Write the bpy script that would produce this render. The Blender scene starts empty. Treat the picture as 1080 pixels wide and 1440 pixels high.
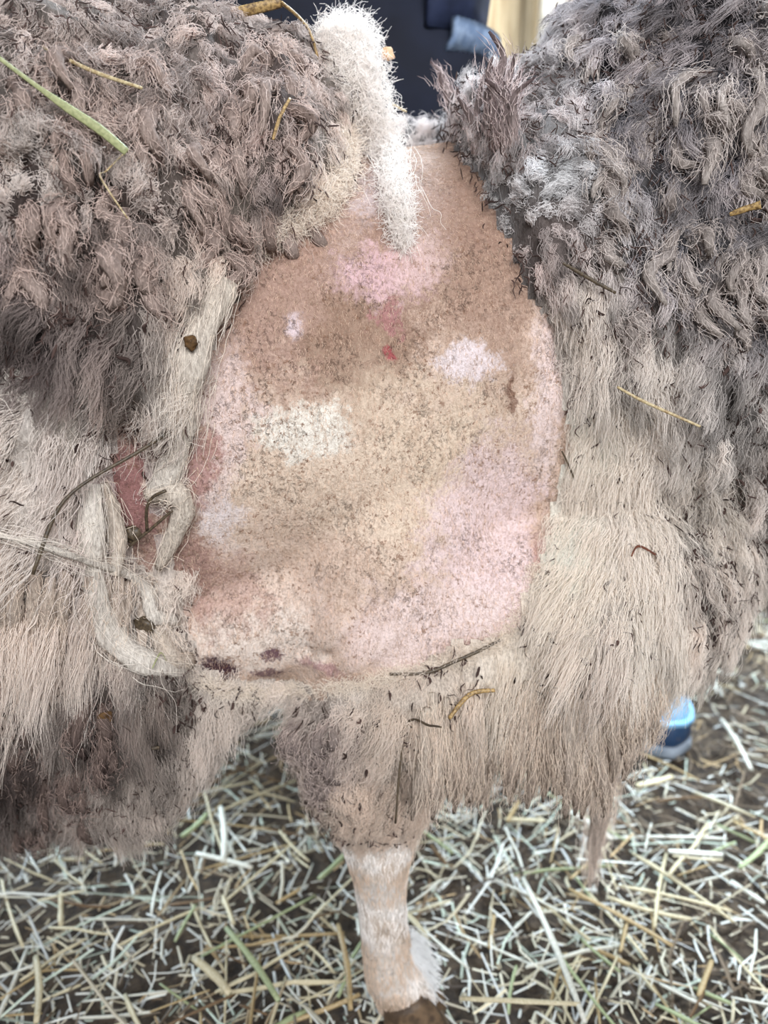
import bpy, bmesh, math, random
import numpy as np
from mathutils import Vector, Matrix
from mathutils.bvhtree import BVHTree
from mathutils.kdtree import KDTree

S = bpy.context.scene
COL = S.collection
RNG = np.random.default_rng(11)
random.seed(7)

# ------------------------------------------------------------------ camera
EYE = np.array([0.0, -0.64, 0.62]); PITCH = math.radians(17); F = 1130.0
FWD = np.array([0, math.cos(PITCH), -math.sin(PITCH)])
UPV = np.array([0, math.sin(PITCH), math.cos(PITCH)])
RGT = np.array([1.0, 0, 0])
cd = bpy.data.cameras.new('camera'); cam = bpy.data.objects.new('camera', cd); COL.objects.link(cam)
cam.location = EYE; cam.rotation_euler = (math.pi/2 - PITCH, 0, 0)
cd.sensor_fit = 'VERTICAL'; cd.sensor_height = 24; cd.lens = F*24/1440
cd.clip_start = 0.02; cd.clip_end = 60
cd.dof.use_dof = True; cd.dof.focus_distance = 0.46; cd.dof.aperture_fstop = cd.lens/4.8
S.camera = cam

# ------------------------------------------------------------------ light
S.view_settings.view_transform = 'Standard'; S.view_settings.look = 'None'
S.view_settings.gamma = 1; S.view_settings.use_curve_mapping = False
S.view_settings.exposure = 0.20
wd = bpy.data.worlds.new('world'); S.world = wd; wd.use_nodes = True
nt = wd.node_tree; bg = nt.nodes['Background']
tc = nt.nodes.new('ShaderNodeTexCoord'); sx = nt.nodes.new('ShaderNodeSeparateXYZ')
rp = nt.nodes.new('ShaderNodeValToRGB')
nt.links.new(tc.outputs['Generated'], sx.inputs[0]); nt.links.new(sx.outputs['Z'], rp.inputs[0])
rp.color_ramp.elements[0].position = 0.0; rp.color_ramp.elements[0].color = (0.80, 0.78, 0.76, 1)
rp.color_ramp.elements[1].position = 0.8; rp.color_ramp.elements[1].color = (0.62, 0.72, 0.88, 1)
nt.links.new(rp.outputs[0], bg.inputs[0]); bg.inputs[1].default_value = 0.36

def area(name, loc, target, size, power, col):
    l = bpy.data.lights.new(name, 'AREA'); l.shape = 'RECTANGLE'; l.size, l.size_y = size
    l.energy = power; l.color = col
    o = bpy.data.objects.new(name, l); COL.objects.link(o); o.location = loc
    o.rotation_euler = (Vector(target)-Vector(loc)).to_track_quat('-Z', 'Y').to_euler()
    return o
area('barn_door_light', (0.4, -2.6, 2.0), (0, 0, .5), (1.7, 1.4), 116, (0.955, 0.975, 1.0))
area('roof_window_light', (0.45, 0.80, 1.95), (0.12, 0.0, .7), (.8, .7), 115, (0.70, 0.86, 1.0))
area('side_window_light', (-2.0, 1.3, 1.2), (-.1, .1, 0), (1.2, 1.0), 130, (0.70, 0.87, 1.0))
area('wall_fill_light', (1.2, 1.6, 2.6), (.9, 3.3, 1.2), (.8, .8), 90, (1, .97, .9))  # added lamp with no real source; brightens the back wall

# ------------------------------------------------------------------ helpers
def lin(c):
    return tuple(((v/255+0.055)/1.055)**2.4 if v > 10 else v/255/12.92 for v in c)
def sst(a, b, x):
    t = np.clip((x-a)/(b-a+1e-12), 0, 1); return t*t*(3-2*t)
def unit(v):
    return v/(np.linalg.norm(v, axis=-1, keepdims=True)+1e-12)
def vnoise(p, seed=0):
    p = np.asarray(p, float); i = np.floor(p).astype(np.int64); f = p-i; f = f*f*(3-2*f)
    out = 0
    for dx in (0, 1):
        for dy in (0, 1):
            for dz in (0, 1):
                h = ((i[..., 0]+dx)*374761393+(i[..., 1]+dy)*668265263+(i[..., 2]+dz)*2147483647+seed*144665) & 0xffffffff
                h = ((h ^ (h >> 13))*1274126177) & 0xffffffff; h = h ^ (h >> 16)
                w = (f[..., 0] if dx else 1-f[..., 0])*(f[..., 1] if dy else 1-f[..., 1])*(f[..., 2] if dz else 1-f[..., 2])
                out = out+w*((h & 0xffff)/32767.5-1)
    return out
def fbm(p, sc, seed=0, oc=3):
    p = np.asarray(p)*sc; a = 1; o = 0
    for k in range(oc):
        o = o+a*vnoise(p, seed+k*17); p = p*2.03; a *= .5
    return o
def ray(px, py):
    d = FWD+RGT*(px-540)/F+UPV*(720-py)/F
    return d/np.linalg.norm(d)
def at_y(px, py, y):
    d = ray(px, py); return EYE+d*((y-EYE[1])/d[1])
def at_z(px, py, z):
    d = ray(px, py); return EYE+d*((z-EYE[2])/d[2])
def link(o, parent=None):
    COL.objects.link(o)
    if parent: o.parent = parent
    return o
def mesh_obj(name, V, Fc, mat, parent=None, smooth=True, col=None):
    me = bpy.data.meshes.new(name)
    V = np.asarray(V, float)
    me.from_pydata(V.tolist(), [], Fc if isinstance(Fc, list) else Fc.tolist())
    if smooth: me.polygons.foreach_set('use_smooth', np.ones(len(me.polygons), bool))
    if col is not None:
        a = me.color_attributes.new('col', 'FLOAT_COLOR', 'POINT')
        a.data.foreach_set('color', np.c_[col, np.ones(len(col))].astype(np.float32).ravel())
    if mat: me.materials.append(mat)
    me.update()
    return link(bpy.data.objects.new(name, me), parent)
def tag(o, label, cat=None, group=None, kind=None):
    if label: o['label'] = label
    if cat: o['category'] = cat
    if group: o['group'] = group
    if kind: o['kind'] = kind
    return o
def tube(P, RA, RB=None, n=12, side=None, cap=True, jitter=0, seed=0):
    """closed tube along P (k,3) with elliptic radii RA (side), RB (other)."""
    P = np.asarray(P, float); RA = np.asarray(RA, float); RB = RA if RB is None else np.asarray(RB, float)
    T = unit(np.gradient(P, axis=0)); k = len(P)
    s = np.array([0, 1.0, 0]) if side is None else np.asarray(side, float)
    V = []; a = np.arange(n)*2*np.pi/n
    for i in range(k):
        e1 = s-T[i]*np.dot(s, T[i])
        if np.linalg.norm(e1) < 1e-4: e1 = np.cross(T[i], [1, 0, 0.3])
        e1 = e1/np.linalg.norm(e1); s = e1 if side is None else s
        e2 = np.cross(T[i], e1)
        V.append(P[i]+np.outer(np.cos(a)*RA[i], e1)+np.outer(np.sin(a)*RB[i], e2))
    V = np.concatenate(V)
    Fc = []
    for i in range(k-1):
        for j in range(n):
            Fc.append((i*n+j, i*n+(j+1) % n, (i+1)*n+(j+1) % n, (i+1)*n+j))
    if cap:
        Fc.append(tuple(range(n))[::-1]); Fc.append(tuple((k-1)*n+j for j in range(n)))
    if jitter:
        V = V+jitter*np.stack([fbm(V, 120, seed+q) for q in range(3)], 1)
    return V, Fc
def smoothpath(P, n):
    """Catmull-Rom resample of (k,m) array to n rows."""
    P = np.asarray(P, float); k = len(P); t = np.linspace(0, k-1, n); i = np.clip(t.astype(int), 0, k-2); f = (t-i)[:, None]
    p1, p2 = P[i], P[i+1]; p0 = P[np.maximum(i-1, 0)]; p3 = P[np.minimum(i+2, k-1)]
    return .5*((2*p1)+(-p0+p2)*f+(2*p0-5*p1+4*p2-p3)*f**2+(-p0+3*p1-3*p2+p3)*f**3)
def merge(parts):
    V, Fc, o = [], [], 0
    for v, f in parts:
        V.append(v); Fc += [tuple(i+o for i in q) for q in f]; o += len(v)
    return np.concatenate(V), Fc
def remeshed(parts, voxel, sm=6):
    V, Fc = merge(parts); me = bpy.data.meshes.new('tmp'); me.from_pydata(V.tolist(), [], Fc)
    o = link(bpy.data.objects.new('tmp', me))
    m = o.modifiers.new('r', 'REMESH'); m.mode = 'VOXEL'; m.voxel_size = voxel
    s = o.modifiers.new('s', 'SMOOTH'); s.iterations = sm; s.factor = .5
    dg = bpy.context.evaluated_depsgraph_get(); ev = o.evaluated_get(dg).to_mesh()
    v = np.empty(len(ev.vertices)*3); ev.vertices.foreach_get('co', v); v = v.reshape(-1, 3)
    f = [tuple(p.vertices) for p in ev.polygons]
    bpy.data.objects.remove(o); bpy.data.meshes.remove(me)
    return v, f
def vnormals(V, Fc):
    q = np.array([f if len(f) == 4 else (f[0], f[1], f[2], f[2]) for f in Fc])
    n = np.cross(V[q[:, 2]]-V[q[:, 0]], V[q[:, 3]]-V[q[:, 1]])
    N = np.zeros_like(V)
    for k in range(4): np.add.at(N, q[:, k], n)
    return unit(N), q

# ------------------------------------------------------------------ materials
class NT:
    def __init__(s, name):
        s.m = bpy.data.materials.new(name); s.m.use_nodes = True; s.t = s.m.node_tree
        s.b = s.t.nodes['Principled BSDF']; s.out = s.t.nodes['Material Output']
    def n(s, typ, ins=None, **kw):
        x = s.t.nodes.new('ShaderNode'+typ)
        for k, v in kw.items(): setattr(x, k, v)
        for k, v in (ins or {}).items():
            if hasattr(v, 'node'): s.t.links.new(v, x.inputs[k])
            else: x.inputs[k].default_value = v
        return x
    def link(s, a, b): s.t.links.new(a, b)
    def math(s, op, a, b=0.0, c=0.0, clamp=False):
        return s.n('Math', {0: a, 1: b, 2: c}, operation=op, use_clamp=clamp).outputs[0]
    def mix(s, fac, a, b, mode='MIX'):
        x = s.t.nodes.new('ShaderNodeMix'); x.data_type = 'RGBA'; x.blend_type = mode
        for i, v in ((0, fac), (6, a), (7, b)):
            if hasattr(v, 'node'): s.t.links.new(v, x.inputs[i])
            else: x.inputs[i].default_value = (*v, 1) if i > 0 and len(v) == 3 else v
        return x.outputs[2]
    def noise(s, vec, scale, detail=3, rough=.55):
        return s.n('TexNoise', {'Vector': vec, 'Scale': scale, 'Detail': detail, 'Roughness': rough}).outputs[0]
    def remap(s, v, a, b, lo=0.0, hi=1.0):
        return s.n('MapRange', {0: v, 1: a, 2: b, 3: lo, 4: hi}, interpolation_type='SMOOTHSTEP').outputs[0]
def simple(name, c, c2=None, scale=40, rough=.8, bump=0.0, spec=.3):
    k = NT(name); p = k.n('TexCoord').outputs['Object']
    f = k.noise(p, scale, 4)
    k.link(k.mix(k.remap(f, .35, .65), lin(c), lin(c2 or c)), k.b.inputs['Base Color'])
    k.b.inputs['Roughness'].default_value = rough; k.b.inputs['Specular IOR Level'].default_value = spec
    if bump:
        b = k.n('Bump', {'Height': f, 'Distance': bump, 'Strength': 1.0}); k.link(b.outputs[0], k.b.inputs['Normal'])
    return k.m
def wool_mat(name, transl=.25, gain=1.0):
    k = NT(name); a = k.n('Attribute', attribute_name='col').outputs['Color']
    k.b.inputs['Roughness'].default_value = .85; k.b.inputs['Specular IOR Level'].default_value = .15
    c = k.mix(1.0, a, (gain, gain, gain), 'MULTIPLY')
    k.link(c, k.b.inputs['Base Color'])
    tr = k.n('BsdfTranslucent', {'Color': c})
    mx = k.n('MixShader', {0: transl, 1: k.b.outputs[0], 2: tr.outputs[0]})
    k.link(mx.outputs[0], k.out.inputs[0]); return k.m
M_FIBRE = wool_mat('wool_fibre', .22)
def felt_mat():
    k = NT('wool_felt'); a = k.n('Attribute', attribute_name='col').outputs['Color']
    p = k.n('TexCoord').outputs['Object']
    w = k.noise(p, 90, 2)
    v = k.n('Mapping', {'Vector': p, 'Scale': (700, 700, 180)}).outputs[0]
    f = k.noise(v, 1.0, 4, .7)
    k.link(k.mix(k.remap(f, .3, .7), k.mix(1.0, a, (.55, .53, .52), 'MULTIPLY'), a), k.b.inputs['Base Color'])
    k.b.inputs['Roughness'].default_value = .95; k.b.inputs['Specular IOR Level'].default_value = .05
    b = k.n('Bump', {'Height': k.math('ADD', f, w), 'Distance': .0025, 'Strength': .9}); k.link(b.outputs[0], k.b.inputs['Normal'])
    return k.m
M_FELT = felt_mat()

# ================================================================== SETTING
flo = NT('stable_soil'); p_ = flo.n('TexCoord').outputs['Object']
f1 = flo.noise(p_, 9, 6, .7); f2 = flo.noise(p_, 70, 5, .7)
flo.link(flo.mix(flo.remap(f2, .35, .65), lin((38, 30, 24)), lin((80, 66, 52))), flo.b.inputs['Base Color'])
flo.b.inputs['Roughness'].default_value = .95
b_ = flo.n('Bump', {'Height': flo.math('ADD', f1, f2), 'Distance': .012}); flo.link(b_.outputs[0], flo.b.inputs['Normal'])
g = 90; gx, gy = np.meshgrid(np.linspace(-3.2, 3.2, g), np.linspace(-3.2, 3.4, g))
def ground_h(x, y):
    p = np.stack([np.asarray(x, float), np.asarray(y, float), np.zeros_like(np.asarray(x, float))], -1)
    return .012*fbm(p, 4.0, 5, 3)-.012
fv = np.stack([gx, gy, ground_h(gx, gy)], -1).reshape(-1, 3)
ff = [(j*g+i, j*g+i+1, (j+1)*g+i+1, (j+1)*g+i) for j in range(g-1) for i in range(g-1)]
floor = mesh_obj('floor', fv, ff, flo.m); floor['kind'] = 'structure'

wood = NT('barn_wood'); p_ = wood.n('TexCoord').outputs['Object']
wv = wood.n('Mapping', {'Vector': p_, 'Scale': (30, 30, 2)}).outputs[0]
wf = wood.noise(wv, 1.5, 5, .65)
wood.link(wood.mix(wood.remap(wf, .3, .7), lin((150, 132, 104)), lin((206, 192, 164))), wood.b.inputs['Base Color'])
wood.b.inputs['Roughness'].default_value = .85
def box(lo, hi, bev=.004):
    bm = bmesh.new(); bmesh.ops.create_cube(bm, size=1)
    lo, hi = Vector(lo), Vector(hi)
    for v in bm.verts: v.co = Vector([(lo[i]+hi[i])/2+v.co[i]*(hi[i]-lo[i]) for i in range(3)])
    bmesh.ops.bevel(bm, geom=bm.edges[:], offset=bev, segments=1, affect='EDGES')
    V = np.array([v.co[:] for v in bm.verts]); bm.verts.index_update()
    Fc = [tuple(v.index for v in f.verts) for f in bm.faces]; bm.free(); return V, Fc
wall = mesh_obj('wall_back', *box((-3.2, 3.36, -.1), (3.2, 3.42, 2.6)), wood.m, smooth=False); wall['kind'] = 'structure'
for i in range(32):
    a = -3.2+i*.2
    mesh_obj('plank', *box((a+.004, 3.33+.006*random.random(), -.05), (a+.196, 3.362, 2.6)), wood.m, wall, smooth=False)
post = mesh_obj('trim_1', *box((.64, 3.05, -.05), (.74, 3.15, 2.6), .01), simple('white_paint', (226, 224, 216), (198, 194, 184), 8, .6), smooth=False); post['kind'] = 'structure'

# ================================================================== SHEEP BODY
def elv(rows):   # x,y,z, ry, rz
    return np.array(rows, float)
trunk = smoothpath(elv([
    (-.90, 0, .56, .03, .04), (-.87, 0, .555, .09, .11), (-.76, 0, .545, .15, .165), (-.55, 0, .52, .185, .187), (-.34, 0, .510, .205, .218),
    (-.17, 0, .518, .184, .200), (0, 0, .530, .162, .172), (.09, 0, .540, .145, .170), (.17, 0, .555, .122, .182), (.235, 0, .60, .108, .172), (.30, 0, .69, .092, .14),
    (.38, 0, .80, .075, .10), (.46, 0, .87, .066, .082), (.53, 0, .885, .062, .072), (.60, 0, .862, .05, .055), (.66, 0, .838, .038, .042), (.685, 0, .828, .02, .024)]), 60)
legs = {
 'fn': [(0.0200, -.115, .50, .035, .06), (0.0000, -.132, .40, .042, .068), (-0.0050, -.13, .345, .042, .058), (-0.0090, -.122, .28, .036, .043), (-0.0070, -.115, .225, .030, .033), (-0.0040, -.112, .18, .0265, .0275),
        (-0.0030, -.110, .15, .0225, .0215), (0.0000, -.106, .10, .0205, .0195), (0.0040, -.104, .065, .0225, .022), (0.0090, -.102, .047, .0245, .026), (0.0170, -.105, .028, .023, .025), (0.0200, -.107, .014, .022, .026)],
 'ff': [(.03, .105, .50, .035, .06), (.035, .125, .38, .042, .06), (.02, .12, .28, .034, .04), (.003, .112, .18, .025, .026), (-.010, .106, .10, .0185, .018), (-.014, .104, .05, .022, .024), (-.007, .105, .014, .021, .025)],
 'hn': [(-.70, -.10, .50, .06, .09), (-.68, -.135, .40, .055, .085), (-.71, -.125, .30, .036, .045), (-.765, -.115, .235, .024, .03), (-.745, -.112, .13, .019, .02), (-.735, -.11, .05, .022, .024), (-.72, -.11, .014, .021, .026)],
 'hf': [(-.70, .10, .50, .06, .09), (-.68, .135, .40, .055, .085), (-.71, .125, .30, .036, .045), (-.765, .115, .235, .024, .03), (-.745, .112, .13, .019, .02), (-.735, .11, .05, .022, .024), (-.72, .11, .014, .021, .026)]}
parts = [tube(trunk[:, :3], trunk[:, 3], trunk[:, 4], 40, side=(0, 1, 0))]
for k, L in legs.items():
    L = smoothpath(elv(L), 30); parts.append(tube(L[:, :3], L[:, 3], L[:, 4], 18, side=(0, 1, 0)))
parts.append(tube(smoothpath([(-.03, -.105, .40), (.05, -.105, .395), (.12, -.090, .395), (.175, -.055, .42), (.185, -.01, .45)], 12), np.interp(np.arange(12), [0, 5, 8, 11], [.045, .076, .072, .04]), None, 14))
# elbow web of skin and shoulder mass
parts.append(tube(smoothpath([(-.18, -.105, .37), (-.12, -.112, .372), (-.07, -.118, .385), (-.02, -.12, .40)], 8), [.052, .052, .050, .050, .048, .046, .045, .045], None, 12))
BV, BF = remeshed(parts, .0045, 8)
BN, BQ = vnormals(BV, BF)
BV = BV+BN*(.003*fbm(BV, 14, 3, 2))[:, None]*(BV[:, 2:3] > .25)
body_bvh0 = BVHTree.FromPolygons([tuple(v) for v in BV], BF)
def hit(px, py, bvh=None):
    d = ray(px, py); r = (bvh or body_bvh0).ray_cast(Vector(EYE), Vector(d))
    if r[0] is None:
        q = EYE+d*.5; r2 = (bvh or body_bvh0).find_nearest(Vector(q)); return np.array(r2[0]), np.array(r2[1])
    return np.array(r[0]), np.array(r[1])
# ---- skin folds pressed into the flank (polylines over the flank, metres)
def polyd(P, L):
    L = np.asarray(L); best = np.full(len(P), 9.0)
    for a, b in zip(L[:-1], L[1:]):
        ab = b-a; t = np.clip(((P-a)@ab)/(ab@ab), 0, 1); best = np.minimum(best, np.linalg.norm(P-(a+t[:, None]*ab), axis=1))
    return best
for line, w, dep in [([(540, 840), (505, 890), (460, 935), (415, 965)], .0045, -.0050), ([(620, 770), (560, 850), (520, 900)], .005, -.0030), ([(440, 870), (425, 920), (412, 965)], .004, -.0040),
                     ([(600, 800), (560, 880), (500, 940)], .006, .0040), ([(480, 880), (450, 930)], .006, .0035)]:
    d = polyd(BV, np.array([hit(*q)[0] for q in line])); BV = BV+BN*(dep*np.exp(-(d/w)**2))[:, None]
BN, BQ = vnormals(BV, BF)

# ---- patch outline on the flank in (x,z)
PATCH_PX = [(490, 235), (545, 212), (590, 207), (625, 212), (668, 240), (705, 300), (732, 370), (765, 450), (788, 520), (792, 600), (778, 690), (752, 800), (712, 885), (600, 932), (500, 962), (425, 962),
            (402, 985), (330, 1022), (296, 1000), (272, 945), (262, 860), (246, 790), (240, 715), (252, 640), (282, 540), (318, 430), (350, 372), (420, 325), (468, 285)]
PATCH = np.array([hit(*q)[0] for q in PATCH_PX])[:, [0, 2]]
PATCH[1:4, 1] += .03
PATCH[16:19, 1] -= .022; PATCH[15, 1] -= .008
HOLE = np.array([hit(*q)[0] for q in [(156, 596), (192, 584), (210, 640), (214, 720), (226, 790), (205, 818), (180, 770), (158, 690)]])[:, [0, 2]]
def sdpoly(P, poly):
    d = np.full(len(P), 9.0); inside = np.zeros(len(P), bool)
    for a, b in zip(poly, np.roll(poly, -1, 0)):
        ab = b-a; t = np.clip(((P-a)@ab)/(ab@ab+1e-12), 0, 1); d = np.minimum(d, np.linalg.norm(P-(a+t[:, None]*ab), axis=1))
        c = (a[1] > P[:, 1]) != (b[1] > P[:, 1]); xi = a[0]+(P[:, 1]-a[1])*(b[0]-a[0])/(b[1]-a[1]+1e-12); inside ^= c & (P[:, 0] < xi)
    return np.where(inside, -d, d)

# ------------------------------------------------------------------ skin material
sk = NT('shorn_skin'); pos = sk.n('TexCoord').outputs['Object']
wn = sk.n('TexNoise', {'Vector': pos, 'Scale': 28, 'Detail': 5, 'Roughness': .65}).outputs[1]
wn2 = sk.n('TexNoise', {'Vector': pos, 'Scale': 160, 'Detail': 4, 'Roughness': .7}).outputs[1]
def warp(a, b):
    v = sk.n('VectorMath', {0: wn, 1: (.5, .5, .5)}, operation='SUBTRACT').outputs[0]
    v = sk.n('VectorMath', {0: v, 3: a}, operation='SCALE').outputs[0]
    u = sk.n('VectorMath', {0: wn2, 1: (.5, .5, .5)}, operation='SUBTRACT').outputs[0]
    u = sk.n('VectorMath', {0: u, 3: b}, operation='SCALE').outputs[0]
    return sk.n('VectorMath', {0: sk.n('VectorMath', {0: v, 1: u}, operation='ADD').outputs[0], 1: pos}, operation='ADD').outputs[0]
W_BIG, W_MID, W_SML = warp(.11, .03), warp(.045, .03), warp(.012, .012)
N_MED = sk.noise(pos, 120, 4, .65); N_FIN = sk.noise(pos, 520, 3, .7)
def spot(px, py, rx, ry, warpv, soft):
    c = hit(px, py)[0]; s = np.linalg.norm(c-EYE)/F
    v = sk.n('VectorMath', {0: warpv, 1: tuple(c)}, operation='SUBTRACT').outputs[0]
    v = sk.n('VectorMath', {0: v, 1: (1/(rx*s), 1/(rx*s)*.25, 1/(ry*s*1.04))}, operation='MULTIPLY').outputs[0]
    d = sk.n('VectorMath', {0: v}, operation='LENGTH').outputs['Value']
    d = sk.math('ADD', d, sk.math('ADD', sk.math('MULTIPLY', sk.math('SUBTRACT', N_MED, .5), .9), sk.math('MULTIPLY', sk.math('SUBTRACT', N_FIN, .5), 1.1)))
    return sk.remap(d, 1+soft, 1-soft)
col = sk.mix(sk.remap(sk.noise(pos, 22, 4, .6), .35, .65), lin((186, 152, 132)), lin((200, 170, 152)))
for px, py, rx, ry, wv_, soft, c, op in [
    (640, 300, 120, 150, W_BIG, .5, (136, 98, 76), .85), (420, 420, 150, 130, W_BIG, .5, (150, 110, 94), .85), (700, 420, 60, 150, W_BIG, .5, (150, 112, 92), .75),
    (500, 480, 70, 90, W_BIG, .5, (134, 98, 74), .75), (560, 300, 120, 60, W_BIG, .5, (146, 106, 88), .75),
    (590, 660, 170, 130, W_BIG, .6, (204, 178, 152), .85), (430, 720, 150, 130, W_BIG, .6, (208, 182, 160), .75), (470, 840, 120, 90, W_BIG, .5, (192, 160, 142), .7),
    (690, 760, 85, 140, W_BIG, .35, (212, 184, 186), .85), (620, 890, 140, 60, W_BIG, .4, (214, 188, 184), .8), (775, 560, 22, 110, W_MID, .5, (214, 190, 188), .8),
    (310, 620, 50, 130, W_BIG, .4, (208, 182, 178), .8), (340, 880, 110, 90, W_BIG, .5, (206, 182, 168), .8), (330, 980, 90, 50, W_BIG, .4, (206, 188, 176), .8),
    (272, 665, 32, 50, W_MID, .4, (158, 104, 98), .85), (255, 790, 40, 90, W_MID, .5, (146, 102, 92), .85), (310, 830, 36, 60, W_BIG, .5, (166, 120, 108), .6), (182, 690, 34, 80, W_MID, .5, (142, 82, 82), .95),
    (315, 740, 28, 40, W_MID, .5, (214, 202, 204), .7),
    (425, 605, 62, 36, W_MID, .25, (222, 214, 202), .85), (655, 510, 46, 24, W_MID, .35, (214, 198, 202), .85), (540, 390, 62, 30, W_MID, .4, (198, 156, 162), .9), (590, 375, 40, 30, W_MID, .5, (200, 164, 160), .6),
    (412, 460, 11, 16, W_SML, .4, (204, 182, 188), .85), (545, 440, 14, 16, W_MID, .5, (158, 86, 92), .7), (530, 270, 26, 40, W_MID, .6, (196, 180, 184), .6),
    (543, 496, 7, 10, W_SML, .3, (150, 26, 44), .95), (719, 545, 5, 20, W_SML, .4, (110, 62, 36), .8), (722, 572, 5, 9, W_SML, .4, (110, 62, 36), .8),
    (304, 945, 30, 22, W_SML, .3, (62, 28, 44), 1.0), (310, 975, 16, 16, W_SML, .3, (78, 38, 54), 1.0), (384, 922, 13, 11, W_SML, .3, (90, 50, 64), .95), (380, 948, 22, 9, W_SML, .4, (96, 58, 70), .9), (450, 940, 30, 7, W_SML, .5, (150, 96, 104), .7),
    (760, 800, 10, 70, W_SML, .6, (170, 112, 96), .7), (690, 905, 60, 8, W_SML, .6, (164, 112, 92), .7), (520, 962, 60, 9, W_SML, .6, (150, 92, 80), .7)]:
    m = spot(px, py, rx, ry, wv_, soft)
    col = sk.mix(sk.math('MULTIPLY', m, op), col, lin(c))
# brown speckle, vertical streaks and dry crackle
stv = sk.n('Mapping', {'Vector': W_SML, 'Scale': (420, 420, 60)}).outputs[0]
st = sk.noise(stv, 1.0, 4, .65)
fine = sk.noise(pos, 520, 4, .75)
col = sk.mix(sk.math('MULTIPLY', sk.remap(st, .44, .66), .6), col, sk.mix(1.0, col, (.66, .56, .48), 'MULTIPLY'))
col = sk.mix(sk.math('MULTIPLY', sk.remap(fine, .5, .66), .7), col, sk.mix(1.0, col, (1.2, 1.2, 1.2), 'MULTIPLY'))
col = sk.mix(sk.math('MULTIPLY', sk.remap(fine, .5, .34), .65), col, sk.mix(1.0, col, (.62, .54, .48), 'MULTIPLY'))
sp = sk.noise(pos, 300, 3, .75); spm = sk.noise(pos, 30, 3, .6)
spk = sk.math('MULTIPLY', sk.remap(sp, .575, .63), sk.remap(spm, .38, .55, .25, 1.0))
col = sk.mix(sk.math('MULTIPLY', spk, .8), col, lin((122, 78, 50)))
lv = sk.noise(sk.n('Mapping', {'Vector': W_SML, 'Scale': (230, 230, 55)}).outputs[0], 1.0, 3, .6)
la = sk.math('ABSOLUTE', sk.math('SUBTRACT', lv, .5))
ck = sk.math('MULTIPLY', sk.remap(la, .022, .004), sk.remap(sk.noise(pos, 26, 3, .6), .46, .6))
ck = sk.math('MULTIPLY', ck, sk.remap(sk.noise(pos, 240, 2, .5), .42, .55))
col = sk.mix(sk.math('MULTIPLY', ck, .5), col, lin((98, 68, 54)))
col = sk.n('HueSaturation', {'Color': col, 'Hue': .506, 'Saturation': .80, 'Value': 1.14}).outputs[0]
# legs and face: short cream hair, tan at the back
sz = sk.n('SeparateXYZ', {0: pos}).outputs
legm = sk.remap(sz[2], .27, .21)
legc = sk.mix(sk.remap(sk.noise(pos, 30, 4, .6), .42, .66), lin((226, 220, 216)), lin((206, 188, 172)))
legc = sk.mix(sk.remap(sk.noise(sk.n('Mapping', {'Vector': pos, 'Scale': (700, 700, 120)}).outputs[0], 1, 3), .35, .65), legc, sk.mix(1., legc, (.82, .78, .72), 'MULTIPLY'))
legc = sk.mix(sk.remap(sz[2], .05, .015), legc, lin((132, 104, 76)))
col = sk.mix(legm, col, legc)
sk.link(col, sk.b.inputs['Base Color'])
sk.b.inputs['Roughness'].default_value = .52; sk.b.inputs['Specular IOR Level'].default_value = .3
sk.b.inputs['Subsurface Weight'].default_value = .0; sk.b.inputs['Subsurface Radius'].default_value = (.004, .002, .001)
hgt = sk.math('ADD', sk.math('MULTIPLY', st, .5), sk.math('SUBTRACT', sk.math('MULTIPLY', fine, .6), sk.math('MULTIPLY', ck, .85)))
b_ = sk.n('Bump', {'Height': hgt, 'Distance': .0022, 'Strength': .8}); sk.link(b_.outputs[0], sk.b.inputs['Normal'])

sheep = mesh_obj('sheep', BV, BF, sk.m)
tag(sheep, 'woolly sheep standing in straw with a shorn patch of bare pink skin on its side', 'sheep')

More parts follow.
